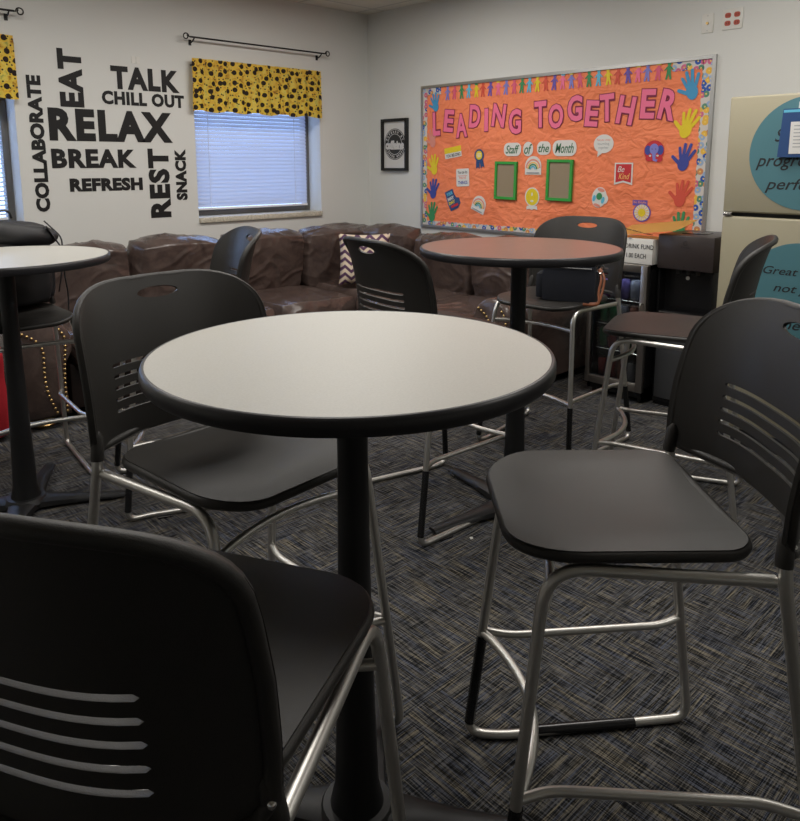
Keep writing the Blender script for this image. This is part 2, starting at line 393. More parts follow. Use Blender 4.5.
# frames of reference for flat things hung on a plane: local x = to the viewer's right, y = up, z = out of the plane
def board_m(y, z, off=0.0, rot=0.0): return Matrix(((0, 0, -1, -off), (-1, 0, 0, y), (0, 1, 0, z), (0, 0, 0, 1))) @ Matrix.Rotation(rot, 4, 'Z')
def win_m(x, z, off=0.0, rot=0.0): return Matrix(((1, 0, 0, x), (0, 0, -1, -off), (0, 1, 0, z), (0, 0, 0, 1))) @ Matrix.Rotation(rot, 4, 'Z')
def text_bm(s, w, h, d, mtx, bold=0.02, bm=None, shear=0.0, keep=False, space=1.0, pad=0.0):
    """lettering as real geometry: fits the string into w x h, centred on mtx, thickness d"""
    cu = bpy.data.curves.new('t', 'FONT'); cu.body = s; cu.extrude = 0.5; cu.offset = bold; cu.shear = shear; cu.space_character = space
    cu.align_x = 'CENTER'; cu.resolution_u = 3
    o = bpy.data.objects.new('t', cu); col.objects.link(o)
    dg = bpy.context.evaluated_depsgraph_get(); dg.update()
    me = bpy.data.meshes.new_from_object(o.evaluated_get(dg))
    bpy.data.objects.remove(o); bpy.data.curves.remove(cu)
    xs = [v.co.x for v in me.vertices]; ys = [v.co.y for v in me.vertices]
    if not xs: return bm or newbm()
    x0, x1, y0, y1 = min(xs), max(xs), min(ys), max(ys)
    sx = w / (x1 - x0); sy = h / (y1 - y0)
    if keep: sx = sy = min(sx, sy)
    m = mtx @ T(0, 0, d / 2) @ Matrix.Diagonal((sx, sy, d, 1)) @ T(-(x0 + x1) / 2, -(y0 + y1) / 2, 0)
    me.transform(m); b = bm or newbm(); b.from_mesh(me); bpy.data.meshes.remove(me); return b

# ------------------------------------------------------------------ room shell
X0, Y0 = -7.0, -8.0
WT = 0.26
bm = newbm(); box(bm, X0 - 0.3, 0.3, Y0 - 0.3, 0.3, -0.1, 0); struct('floor', bm, 'carpet')
bm = newbm(); box(bm, X0 - 0.3, 0.3, Y0 - 0.3, 0.3, CEIL, CEIL + 0.1); struct('ceiling', bm, 'ceiling')
WZ0, WZ1 = 0.992, 2.13
WIN = [(-1.713, -0.548), (-4.12, -2.945)]
bm = newbm()
box(bm, X0 - 0.3, 0.0, 0, WT, 0, WZ0); box(bm, X0 - 0.3, 0.0, 0, WT, WZ1, CEIL)
for a, b in ((X0 - 0.3, WIN[1][0]), (WIN[1][1], WIN[0][0]), (WIN[0][1], 0.0)): box(bm, a, b, 0, WT, WZ0, WZ1)
struct('wall_window', bm, 'wall')
bm = newbm(); box(bm, 0, 0.2, Y0 - 0.3, WT, 0, CEIL); struct('wall_board', bm, 'wall')
bm = newbm(); box(bm, X0 - 0.2, X0, Y0 - 0.3, 0, 0, CEIL); struct('wall_left', bm, 'wall')
bm = newbm(); box(bm, X0, 0, Y0 - 0.2, Y0, 0, CEIL); struct('wall_rear', bm, 'wall')
bm = newbm(); box(bm, -0.02, -0.001, Y0, -0.02, 0, 0.1); struct('baseboard_board', bm, 'rim')
bm = newbm(); box(bm, X0, -0.021, -0.02, -0.001, 0, 0.1); struct('baseboard_window', bm, 'rim')

for i, (a, b) in enumerate(WIN):
    root = bpy.data.objects.new('window_%d' % (i + 1), None); col.objects.link(root); root['kind'] = 'structure'
    bm = newbm(); y0, y1 = 0.165, 0.235; t = 0.045
    zb = WZ0 + 0.04
    for q in ((a, a + t, zb, WZ1), (b - t, b, zb, WZ1), (a + t, b - t, zb, zb + 0.05), (a + t, b - t, WZ1 - t, WZ1)): box(bm, q[0], q[1], y0, y1, q[2], q[3], 0.004)
    link('window_frame', bm, 'winframe', root)
    bm = newbm(); box(bm, a + t, b - t, 0.205, 0.209, zb + 0.05, WZ1 - t); link('pane', bm, 'glass', root)
    bm = newbm(); box(bm, a, b, -0.022, 0.165, WZ0, WZ0 + 0.042, 0.006)
    link('window_sill', bm, 'granite', root)['label'] = 'speckled granite sill'
    bl = thing('window_blind', ('white slatted blind in the window beside the SNACK lettering' if i == 0 else 'white slatted blind in the window cut off by the left picture edge'), 'blind', ((a + b) / 2, 0.13, 1.115), group='window blinds')
    hw = (b - a) / 2 - 0.06
    bm = newbm(); z = 0.0
    while z < 0.955:
        m = T(0, 0, z) @ Matrix.Rotation(R(62 if i == 0 else 20), 4, 'X')
        for s in range(4):
            u0, u1 = -0.0168 + 0.0084 * s, -0.0168 + 0.0084 * (s + 1)
            f0, f1 = 0.003 * (1 - (u0 / 0.0168) ** 2), 0.003 * (1 - (u1 / 0.0168) ** 2)
            vs = [bm.verts.new(m @ Vector(p)) for p in ((-hw, u0, f0), (hw, u0, f0), (hw, u1, f1), (-hw, u1, f1))]
            bm.faces.new(vs)
        z += 0.0295
    link('slats', bm, 'slat', bl)
    bm = newbm(); box(bm, -hw, hw, -0.015, 0.015, -0.035, -0.018, 0.004); link('bottom_rail', bm, 'cord', bl)
    bm = newbm(); box(bm, -hw, hw, -0.02, 0.02, 0.965, 1.0, 0.004); link('head_rail', bm, 'cord', bl)
    for cx in (-hw + 0.11, hw - 0.13):
        bm = newbm(); tube(bm, [(cx, -0.019, -0.02), (cx, -0.019, 0.965)], 0.0022, 6); link('cord', bm, 'cord', bl)

# valances: gathered printed fabric
def valance(x0, x1, z0, z1, label):
    root = thing('window_valance', label, 'valance', ((x0 + x1) / 2, -0.045, z0), group='sunflower valances')
    W_ = x1 - x0; H = z1 - z0; bm = newbm(); nx, nz = 150, 16
    g = []
    for i in range(nx + 1):
        u = i / nx; rowv = []
        for j in range(nz + 1):
            v = j / nz; x = (u - 0.5) * W_
            amp = 0.010 + 0.010 * (1 - v)
            yy = amp * (math.sin(u * 70 + 2.1 * math.sin(u * 9)) * 0.6 + 0.6 * noise.noise(Vector((u * 14, v * 1.2, 3.3 + x0))))
            if abs(v - 0.88) < 0.05: yy *= 0.3
            zz = v * H + (1 - v) * 0.008 * math.sin(u * 31) * (1 if v < 0.5 else 0)
            flare = (1 - v) * 0.008 * (2 * u - 1)
            rowv.append(bm.verts.new((x + flare, -0.012 + yy, zz)))
        g.append(rowv)
    for i in range(nx):
        for j in range(nz): bm.faces.new((g[i][j], g[i + 1][j], g[i + 1][j + 1], g[i][j + 1]))
    ret = bmesh.ops.solidify(bm, geom=bm.faces[:], thickness=0.002)
    link('fabric', bm, 'sunflower', root, ang=80)
    bm = newbm(); tube(bm, [(-W_ / 2 + 0.012, 0, H * 0.88), (W_ / 2 - 0.012, 0, H * 0.88)], 0.006, 8)
    for s in (-1, 1): tube(bm, [(s * (W_ / 2 - 0.018), 0, H * 0.88), (s * (W_ / 2 - 0.018), 0.045, H * 0.88)], 0.006, 8)
    link('tension_rod', bm, 'iron', root)
valance(-1.742, -0.566, 1.82, 2.197, 'yellow sunflower print valance over the window beside the SNACK lettering')
valance(-4.15, -2.935, 1.84, 2.217, 'yellow sunflower print valance cut off by the left picture edge')

def curtain_rod(x0, x1, z, label):
    root = thing('curtain_rod', label, 'curtain rod', ((x0 + x1) / 2, -0.07, z), group='bare curtain rods')
    hl = (x1 - x0) / 2 - 0.06
    bm = newbm(); tube(bm, [(-hl, 0, 0), (hl, 0, 0)], 0.0065, 10); link('rod', bm, 'iron', root)
    for s in (-1, 1):
        bm = newbm(); pts = []
        for k in range(26):
            a = k / 25 * 2 * PI * 1.15; r = 0.024 * (1 - 0.45 * k / 25)
            pts.append((s * (hl + 0.03 - r * math.cos(a) + 0.004), 0, r * math.sin(a) * 1.0 + 0.0))
        tube(bm, [(s * hl, 0, 0)] + pts, 0.0045, 8); link('finial', bm, 'iron', root)
        bm = newbm(); tube(bm, fillet([(s * (hl - 0.03), 0.069, -0.03), (s * (hl - 0.03), 0.03, -0.03), (s * (hl - 0.03), 0.0, -0.008)], 0.02), 0.005, 8)
        box(bm, s * (hl - 0.03) - 0.01, s * (hl - 0.03) + 0.01, 0.064, 0.069, -0.05, -0.01); link('bracket', bm, 'iron', root)
curtain_rod(-1.812, -0.480, 2.34, 'thin black curtain rod with scroll ends above the middle window')
curtain_rod(-4.22, -2.862, 2.36, 'black curtain rod whose scroll end shows at the upper left corner')

# wall lettering
def word(s, cx, cz, w_, h_, rot, label, bold=0.035, sp=1.0):
    bm = text_bm(s, w_, h_, 0.002, win_m(cx, cz, 0.0005, rot), bold, space=sp)
    o = link('wall_lettering', bm, 'decal', smooth=False); tag(o, label, 'wall lettering', 'black word decals on the window wall')
word('COLLABORATE', -2.822, 1.561, 0.868, 0.088, PI / 2, 'black vinyl word COLLABORATE running upright beside the left window', 0.055, sp=1.04)
word('EAT', -2.589, 1.993, 0.370, 0.154, PI / 2, 'black vinyl word EAT running upright above RELAX', 0.05, sp=1.12)
word('TALK', -2.071, 2.022, 0.50, 0.155, 0, 'black vinyl word TALK, topmost of the level words', 0.05, sp=1.14)
word('CHILL OUT', -2.091, 1.884, 0.602, 0.092, 0, 'black vinyl words CHILL OUT directly below TALK', 0.05, sp=1.1)
word('RELAX', -2.322, 1.694, 0.855, 0.212, 0, 'black vinyl word RELAX, largest word on the wall', 0.055, sp=1.18)
word('BREAK', -2.463, 1.473, 0.570, 0.127, 0, 'black vinyl word BREAK directly below RELAX', 0.05, sp=1.12)
word('REFRESH', -2.393, 1.297, 0.504, 0.090, 0, 'black vinyl word REFRESH, lowest of the level words', 0.06, sp=1.08)
word('REST', -2.013, 1.297, 0.495, 0.160, PI / 2, 'black vinyl word REST running upright right of BREAK', 0.05, sp=1.14)
word('SNACK', -1.842, 1.358, 0.374, 0.088, PI / 2, 'black vinyl word SNACK running upright next to the middle window', 0.06, sp=1.08)
bm = newbm(); box(bm, -2.170, -2.144, -0.004, 0, 2.125, 2.172); box(bm, -2.136, -2.11, -0.004, 0, 2.125, 2.172); box(bm, -2.145, -2.135, -0.003, 0, 2.14, 2.15)
tag(link('wall_hook', bm, 'outlet_white', smooth=False), 'small pale hook plate on the wall above TALK', 'hook')

# framed badge poster
pr = thing('framed_poster', 'narrow black framed poster with round coffee badge beside the corner', 'picture', (0, -0.362, 1.597))
bm = newbm()
def frame_bm(bm, w_, h_, t, d0, d1, m, mi=0):
    for q in ((-w_ / 2, w_ / 2, h_ / 2 - t, h_ / 2), (-w_ / 2, w_ / 2, -h_ / 2, -h_ / 2 + t), (-w_ / 2, -w_ / 2 + t, -h_ / 2 + t, h_ / 2 - t), (w_ / 2 - t, w_ / 2, -h_ / 2 + t, h_ / 2 - t)):
        box(bm, q[0], q[1], q[2], q[3], d0, d1, 0.0, m, mi)
L0 = board_m(0, 0)
frame_bm(bm, 0.325, 0.445, 0.024, 0.001, 0.032, L0); link('frame', bm, 'iron', pr, False)
bm = newbm(); box(bm, -0.139, 0.139, -0.199, 0.199, 0.002, 0.012, 0, L0); link('print', bm, 'paper_white', pr, False)
bm = newbm()
prism(bm, ell(0, 0.005, 0.134, 0.134, 40), 0.013, 0.0135, L0); bdg = link('badge', bm, 'badge_dark', pr, False)
bm = newbm()
for rad in (0.128, 0.090):
    o_ = ell(0, 0.005, rad, rad, 40); i_ = ell(0, 0.005, rad - 0.004, rad - 0.004, 40)
    for k in range(40):
        prism(bm, [o_[k], o_[(k + 1) % 40], i_[(k + 1) % 40], i_[k]], 0.0136, 0.0142, L0)
def arc_text(bm, s, rad, a0, a1, h_, mt, d, flip=False, c=(0, 0)):
    k = len(s)
    for i, ch in enumerate(s):
        if ch == ' ': continue
        a = a0 + (a1 - a0) * (i + 0.5) / k
        rot = a - PI / 2 if not flip else a + PI / 2
        text_bm(ch, h_ * 0.75, h_, d, mt @ T(c[0] + rad * math.cos(a), c[1] + rad * math.sin(a), 0) @ Matrix.Rotation(rot, 4, 'Z'), 0.03, bm)
arc_text(bm, 'POWERED BY', 0.107, R(165), R(15), 0.018, L0 @ T(0, 0.005, 0.0136), 0.001)
arc_text(bm, 'COFFEE BREAK', 0.107, R(200), R(340), 0.018, L0 @ T(0, 0.005, 0.0136), 0.001, True)
text_bm('caffeine', 0.235, 0.075, 0.001, L0 @ T(0, 0.0, 0.0150), 0.06, bm)
box(bm, -0.05, 0.09, -0.040, -0.030, 0.0136, 0.0145, 0, L0)
link('badge_lettering', bm, 'paper_white', pr, False)

# outlets high on the wall
o1 = thing('cable_plate', 'small white single cable plate left of the four-socket plate', 'wall plate', (0, -3.065, 2.248))
bm = newbm(); box(bm, -0.034, 0.034, -0.055, 0.055, 0, 0.006, 0.002, L0); link('cover', bm, 'outlet_white', o1)
bm = newbm(); prism(bm, ell(0, 0, 0.008, 0.008, 12), 0.006, 0.014, L0); link('jack', bm, 'brass', o1)
for s in (-1, 1): bm = newbm(); prism(bm, ell(0, s * 0.042, 0.003, 0.003, 8), 0.006, 0.0075, L0); link('screw', bm, 'alu', o1)
o2 = thing('power_outlet', 'white wall plate with four red sockets high on the wall', 'outlet', (0, -3.21, 2.254))
bm = newbm(); box(bm, -0.058, 0.058, -0.058, 0.058, 0, 0.006, 0.002, L0); link('cover', bm, 'outlet_white', o2)
for sx in (-1, 1):
    for sz in (-1, 1):
        bm = newbm(); prism(bm, rrect(-0.017 + sx * 0.026, 0.017 + sx * 0.026, -0.014 + sz * 0.022, 0.014 + sz * 0.022, 0.011, 4), 0.006, 0.009, L0); s_ = link('socket', bm, 'red_plastic', o2)
        bm = newbm()
        for q in (-0.006, 0.006): box(bm, sx * 0.026 + q - 0.0015, sx * 0.026 + q + 0.0015, sz * 0.022 - 0.004, sz * 0.022 + 0.005, 0.009, 0.0095, 0, L0)
        link('slot', bm, 'ink', s_, False)

# ceiling lamps (out of the picture, they light the room)
for lx, ly, pw in LAMPS:
    t = thing('ceiling_light', 'recessed fluorescent panel light in the tiled ceiling', 'ceiling light', (lx, ly, CEIL), group='ceiling panel lights')
    bm = newbm()
    for q in ((-0.61, 0.61, -0.305, -0.28), (-0.61, 0.61, 0.28, 0.305), (-0.61, -0.585, -0.28, 0.28), (0.585, 0.61, -0.28, 0.28)): box(bm, q[0], q[1], q[2], q[3], -0.02, 0)
    link('frame', bm, 'outlet_white', t, False)
    bm = newbm(); box(bm, -0.585, 0.585, -0.28, 0.28, -0.012, -0.002); link('diffuser', bm, 'lampdiff', t, False)

# ------------------------------------------------------------------ bulletin board
BY0, BY1, BZ0, BZ1 = -0.686, -3.137, 0.906, 2.065
bw, bh = BY0 - BY1, BZ1 - BZ0; bcy, bcz = (BY0 + BY1) / 2, (BZ0 + BZ1) / 2
bd = thing('bulletin_board', 'large orange paper bulletin board in a metal frame with floral border', 'bulletin board', (0, bcy, bcz))
bm = newbm(); frame_bm(bm, bw, bh, 0.022, 0.001, 0.020, L0); link('frame', bm, 'alu', bd, False)
bm = newbm(); nx, nz = 96, 44; g = []
PD = 0.0095
for i in range(nx + 1):
    rw = []
    for j in range(nz + 1):
        x = (i / nx - 0.5) * (bw - 0.044); z = (j / nz - 0.5) * (bh - 0.044)
        p = Vector((x * 3.2, z * 4.2, 1.7)); ed = min(1, min(i, nx - i, j, nz - j) / 4)
        d = 0.0010 * noise.noise(p) + 0.0008 * noise.noise(p * 2.6)
        rw.append(bm.verts.new(L0 @ Vector((x, z, PD - 0.0012 + d * ed))))
    g.append(rw)
for i in range(nx):
    for j in range(nz): bm.faces.new((g[i][j], g[i + 1][j], g[i + 1][j + 1], g[i][j + 1]))
link('backing_paper', bm, 'orange', bd, ang=180)
def strip(x0, x1, z0, z1, wav):
    bm = newbm(); pts = []
    # scalloped inner edge
    if z1 - z0 > x1 - x0:
        k = max(2, int((z1 - z0) / 0.012)); inner_right = wav > 0
        e = [((x1 if inner_right else x0) + (0.006 if inner_right else -0.006) * abs(math.sin(i / k * (z1 - z0) / 0.045 * PI)), z0 + (z1 - z0) * i / k) for i in range(k + 1)]
        poly = ([(x0, z0)] + e + [(x0, z1)]) if inner_right else ([(x1, z1)] + e[::-1] + [(x1, z0)])
    else:
        k = max(2, int((x1 - x0) / 0.012)); up = wav > 0
        e = [(x0 + (x1 - x0) * i / k, (z1 if up else z0) + (0.006 if up else -0.006) * abs(math.sin(i / k * (x1 - x0) / 0.045 * PI))) for i in range(k + 1)]
        poly = ([(x1, z0)] + e[::-1] + [(x0, z0)]) if up else ([(x0, z1)] + e + [(x1, z1)])
    prism(bm, poly, PD + 0.0005, PD + 0.002, L0); return bm
hx, hz = bw / 2 - 0.022, bh / 2 - 0.022
for q in ((-hx, -hx + 0.042, -hz, hz, 1), (hx - 0.055, hx, -hz, hz, -1), (-hx + 0.042, hx - 0.055, -hz, -hz + 0.030, 1), (-hx + 0.042, -hx + 0.20, hz - 0.05, hz, -1), (hx - 0.25, hx - 0.055, hz - 0.05, hz, -1)):
    link('floral_border', strip(*q), 'floral', bd, False)
OFF = PD + 0.0022
# letters
letters = [('L', -0.862, 1.755, 0.090, 0.200, 2), ('E', -1.000, 1.773, 0.115, 0.185, -6), ('A', -1.134, 1.732, 0.13, 0.195, 4), ('D', -1.274, 1.796, 0.123, 0.186, -4), ('I', -1.389, 1.764, 0.042, 0.18, 0), ('N', -1.511, 1.791, 0.135, 0.18, -8), ('G', -1.664, 1.740, 0.125, 0.192, 0),
           ('T', -1.890, 1.781, 0.115, 0.196, 2), ('O', -2.023, 1.761, 0.135, 0.179, 0), ('G', -2.177, 1.807, 0.13, 0.185, 0), ('E', -2.313, 1.766, 0.110, 0.182, -5), ('T', -2.425, 1.797, 0.118, 0.19, 3), ('H', -2.565, 1.774, 0.13, 0.190, -10), ('E', -2.717, 1.805, 0.108, 0.193, -3), ('R', -2.855, 1.791, 0.125, 0.195, -12)]
ordn = {0: 'L that starts LEADING', 1: 'E in LEADING', 2: 'A in LEADING', 3: 'D in LEADING', 4: 'I in LEADING', 5: 'N in LEADING', 6: 'G that ends LEADING', 7: 'T that starts TOGETHER', 8: 'O in TOGETHER', 9: 'G in TOGETHER', 10: 'E between G and T in TOGETHER', 11: 'T before the H in TOGETHER', 12: 'H in TOGETHER', 13: 'E before the last R in TOGETHER', 14: 'R that ends TOGETHER'}
for i, (ch, y, z, w_, h_, rot) in enumerate(letters):
    t = thing('paper_letter', 'pink cut-out letter ' + ordn[i], 'letter', (-OFF, y, z), group='pink headline letters')
    m = board_m(0, 0, 0, R(rot))
    link('outline', text_bm(ch, w_, h_, 0.0012, m, 0.075), 'pink_outline', t, False)
    link('letter_face', text_bm(ch, w_ * 0.90, h_ * 0.94, 0.0012, m @ T(0, 0, 0.0013), 0.030), 'pink', t, False)
# people cut-outs along the top
ppl = [-0.982, -1.057, -1.132, -1.207, -1.284, -1.350, -1.423, -1.499, -1.574, -1.649, -1.720, -1.786, -1.856, -1.928, -2.001, -2.070, -2.140, -2.208, -2.279, -2.352, -2.424, -2.494, -2.567, -2.638, -2.701, -2.775, -2.844]
pcol = ['lilac', 'rose', 'green', 'skyblue', 'yellow', 'redorange', 'purple', 'pink', 'lilac', 'rose', 'green', 'skyblue', 'yellow', 'redorange', 'purple', 'pink', 'lilac', 'rose', 'green', 'skyblue', 'yellow', 'redorange', 'purple', 'pink', 'lilac', 'rose', 'green']
hair = {4: 'yellow', 7: 'yellow', 15: 'skyblue', 16: 'yellow', 23: 'yellow', 25: 'yellow'}
cname = {'lilac': 'periwinkle', 'rose': 'rose red', 'green': 'green', 'skyblue': 'light blue', 'yellow': 'yellow', 'redorange': 'orange red', 'purple': 'purple', 'pink': 'pink'}
under = ['just right of the upper left floral corner', 'above the L of LEADING', 'above the gap after the E of LEADING', 'above the A of LEADING', 'above the left of the D of LEADING', 'above the right of the D of LEADING', 'above the I of LEADING', 'above the N of LEADING', 'above the gap after the N of LEADING', 'above the G that ends LEADING',
         'above the gap between the two headline words', 'just before the T that starts TOGETHER', 'above the T that starts TOGETHER', 'just before the O of TOGETHER', 'above the O of TOGETHER', 'just after the O of TOGETHER', 'above the left of the middle G', 'above the right of the middle G', 'above the E after the middle G', 'just before the second T of TOGETHER', 'above the second T of TOGETHER', 'above the left of the H', 'above the right of the H', 'just before the last E of TOGETHER', 'above the last E of TOGETHER', 'just before the R that ends TOGETHER', 'beside the upper right floral corner']
def person_bm(m, s=1.0):
    bm = newbm()
    prism(bm, ell(0, 0.042 * s, 0.0125 * s, 0.0135 * s, 14), 0, 0.0012, m)
    body = [(-0.007, 0.03), (-0.012, 0.026), (-0.031, 0.004), (-0.027, 0.0), (-0.012, 0.012), (-0.013, -0.012), (-0.02, -0.052), (-0.008, -0.053), (0.0, -0.018), (0.008, -0.053), (0.02, -0.052), (0.013, -0.012), (0.012, 0.012), (0.027, 0.0), (0.031, 0.004), (0.012, 0.026), (0.007, 0.03)]
    prism(bm, [(x * s, y * s) for x, y in body], 0.0001, 0.0013, m); return bm
for i, y in enumerate(ppl):
    zc = 1.990 + 0.0003 * i
    lab = 'small %s paper person cut-out %s' % (cname[pcol[i]], under[i])
    mm = board_m(0, 0, 0, R(random.uniform(-5, 5)))
    if i in hair:
        t = thing('paper_person', lab, 'paper cut-out', (-OFF, y, zc), group='paper people along the top')
        link('figure', person_bm(mm), pcol[i], t, False)
        bm = newbm(); prism(bm, [(0.0135 * math.cos(a) * 1.15, 0.044 + 0.0135 * math.sin(a) * 1.2) for a in [R(q) for q in range(-20, 201, 20)]], 0.0014, 0.0022, mm)
        link('hair', bm, hair[i] if pcol[i] != 'yellow' else 'green', t, False)
    else:
        o = link('paper_person', person_bm(mm), pcol[i], None, False); o.location = (-OFF, y, zc); tag(o, lab, 'paper cut-out', 'paper people along the top')
# hands
def hand_bm(w_, h_, m, mir=1):
    bm = newbm(); k = 0
    s = h_ / 2
    prism(bm, [(x * mir, y) for x, y in ell(0, -0.42 * s, 0.42 * s, 0.55 * s, 20)][::mir], 0, 0.0012, m)
    for bx_, by_, a, L, r_ in ((-0.30, -0.10, 24, 0.78, 0.105), (-0.10, 0.0, 8, 0.98, 0.11), (0.10, 0.0, -5, 0.92, 0.11), (0.28, -0.08, -20, 0.72, 0.10), (0.28, -0.50, -58, 0.72, 0.12)):
        k += 1; a = R(90 + a); d = Vector((math.cos(a), math.sin(a))); nn = Vector((-d.y, d.x)); b0 = Vector((bx_, by_)) * s
        pts = [b0 + nn * r_ * 1.15 * s, b0 + d * L * s + nn * r_ * s]
        for q in range(1, 6): t = PI * q / 6; pts.append(b0 + d * L * s + (nn * math.cos(t) + d * math.sin(t)) * r_ * s)
        pts += [b0 + d * L * s - nn * r_ * s, b0 - nn * r_ * 1.15 * s]
        pl = [(p.x * mir, p.y) for p in pts]
        prism(bm, pl, 0.0001 * k, 0.0012 + 0.0001 * k, m)
    return bm
hands = [(-0.845, 1.925, 0.15, 'blue', -1, 10, 'blue paper hand at the upper left corner of the board'), (-0.815, 1.640, 0.15, 'coral', -1, 8, 'faded red paper hand below the L of LEADING'), (-0.834, 1.424, 0.165, 'yellow', -1, 5, 'yellow paper hand on the left side of the board'), (-0.832, 1.227, 0.165, 'navy', -1, -8, 'dark blue paper hand on the left side of the board'), (-0.818, 1.035, 0.165, 'green', -1, -6, 'green paper hand at the lower left corner of the board'),
         (-2.991, 1.898, 0.178, 'blue', -1, 12, 'blue paper hand at the upper right corner of the board'), (-2.985, 1.670, 0.18, 'yellow', -1, -18, 'yellow paper hand on the right side of the board'), (-2.978, 1.468, 0.17, 'navy', -1, -12, 'dark blue paper hand on the right side of the board'), (-2.972, 1.245, 0.17, 'redorange', -1, -14, 'red paper hand on the right side of the board'), (-2.975, 1.050, 0.165, 'green', -1, 0, 'green paper hand at the lower right corner behind the dispenser')]
for y, z, h_, c_, mir, rot, lab in hands:
    if y < -2: mir = 1
    if y < -2.9: mir = -1
    o = link('paper_hand', hand_bm(h_, h_, board_m(0, 0, 0, R(rot)), mir), c_, None, False); o.location = (-OFF, y, z); tag(o, lab, 'paper cut-out', 'paper hands down both sides')
# green frames
def green_frame(y, z, w_, h_, rot, lab):
    t = thing('picture_frame', lab, 'picture frame', (-OFF, y, z), group='green frames on the board')
    m = board_m(0, 0, 0, R(rot)); bm = newbm(); frame_bm(bm, w_, h_, 0.020, 0, 0.018, m); link('frame', bm, 'brightgreen', t, False)
    bm = newbm(); box(bm, -w_ / 2 + 0.019, w_ / 2 - 0.019, -h_ / 2 + 0.019, h_ / 2 - 0.019, 0.001, 0.008, 0, m); link('backing', bm, 'tan', t, False)
green_frame(-1.595, 1.308, 0.205, 0.283, -1, 'green picture frame with tan backing below the word Staff')
green_frame(-2.075, 1.317, 0.215, 0.290, -1, 'green picture frame with tan backing below the word Month')
# word ovals
for s, y, z, w_, h_, where in (('Staff', -1.646, 1.538, 0.160, 0.098, 'leftmost'), ('of', -1.790, 1.539, 0.088, 0.104, 'second'), ('the', -1.928, 1.543, 0.118, 0.096, 'third'), ('Month', -2.103, 1.54, 0.196, 0.110, 'rightmost')):
    t = thing('word_card', 'white oval card reading %s, %s of the four word cards' % (s, where), 'word card', (-OFF, y, z), group='oval word cards')
    bm = newbm(); prism(bm, rrect(-w_ / 2, w_ / 2, -h_ / 2, h_ / 2, h_ * 0.43, 7), 0, 0.0012, L0); link('card', bm, 'white', t, False)
    link('lettering', text_bm(s, w_ * 0.78, h_ * (0.62 if s != 'of' else 0.7), 0.0008, L0 @ T(0, 0, 0.0013), 0.012, shear=0.3), 'darkgreen', t, False)
def sticker(name, lab, cat, y, z, rot, layers):
    t = thing(name, lab, cat, (-OFF, y, z), group='stickers on the board'); m = board_m(0, 0, 0, R(rot)); d = 0.0
    for lname, c_, polys in layers:
        if isinstance(polys, str) or (isinstance(polys, tuple) and isinstance(polys[0], str)):
            b = newbm()
            for tx in (polys,) if isinstance(polys[0], str) else polys:
                text_bm(tx[0], tx[1], tx[2], 0.0006, m @ T(tx[3], tx[4], d), 0.02, b)
        else:
            b = newbm()
            for kq, pl in enumerate(polys): prism(b, pl, d, d + 0.0009 + 0.00012 * kq, m)
        link(lname, b, c_, t, False); d += 0.001
    return t
def rect(x0, x1, y0, y1): return [(x0, y0), (x1, y0), (x1, y1), (x0, y1)]
def arch(r0, r1, n=14, y=0): return [(r1 * math.cos(PI * k / n), y + r1 * math.sin(PI * k / n)) for k in range(n + 1)] + [(r0 * math.cos(PI * k / n), y + r0 * math.sin(PI * k / n)) for k in range(n, -1, -1)]
t = sticker('pencil_sticker', 'yellow and white YOU BELONG ruler sticker, slightly tilted', 'sticker', -1.047, 1.522, 8, [('card', 'white', [rect(-0.09, 0.09, -0.04, 0.03)]), ('band', 'yellow', [rect(-0.09, 0.09, 0.0, 0.045)])])
link('lettering', text_bm('YOU BELONG', 0.155, 0.024, 0.0006, board_m(0, 0, 0, R(8)) @ T(0, -0.02, 0.0011), 0.02), 'ink', t, False)
def rosette(rad, n=18): return [((rad * (1 + 0.05 * (k % 2))) * math.cos(2 * PI * k / (2 * n)), (rad * (1 + 0.05 * (k % 2))) * math.sin(2 * PI * k / (2 * n))) for k in range(2 * n)]
sticker('award_ribbon', 'blue award ribbon sticker with yellow centre', 'sticker', -1.325, 1.478, 6, [('ribbon_tail', 'blue_poly', [[(-0.035, -0.02), (0.0, -0.02), (-0.005, -0.085), (-0.02, -0.068), (-0.04, -0.08)], [(0.0, -0.02), (0.035, -0.02), (0.045, -0.078), (0.025, -0.066), (0.01, -0.085)]]),
        ('rosette', 'blue_poly', [[(x, y + 0.02) for x, y in rosette(0.047)]]), ('centre', 'yellow', [ell(0, 0.02, 0.032, 0.034)]), ('inner', 'white', [rect(-0.018, 0.018, 0.006, 0.012), rect(-0.02, 0.02, 0.017, 0.023), rect(-0.018, 0.018, 0.028, 0.034)])])
t = sticker('quote_card', 'small white square card reading You can do hard THINGS', 'sticker', -1.154, 1.325, 3, [('card', 'white', [rrect(-0.068, 0.068, -0.07, 0.07, 0.012)]), ('stripe', 'coral', [rect(-0.05, 0.05, 0.012, 0.016)])])
link('lettering', text_bm('THINGS', 0.10, 0.028, 0.0006, board_m(0, 0, 0, R(3)) @ T(0, -0.04, 0.0011), 0.02), 'navy', t, False)
link('lettering', text_bm('You can do', 0.10, 0.024, 0.0006, board_m(0, 0, 0, R(3)) @ T(0, 0.043, 0.0011), 0.01), 'ink', t, False)
link('lettering', text_bm('hard', 0.07, 0.022, 0.0006, board_m(0, 0, 0, R(3)) @ T(0, 0.0, 0.0011), 0.01), 'coral', t, False)
t = sticker('apron_sticker', 'blue jar shaped sticker with stacked words, lower left of board', 'sticker', -1.041, 1.147, 22, [('shape', 'blue_poly', [[(-0.055, 0.08), (0.035, 0.08), (0.04, 0.03), (0.05, 0.0), (0.078, -0.01), (0.078, -0.055), (0.04, -0.085), (-0.045, -0.085), (-0.055, -0.03)]])])
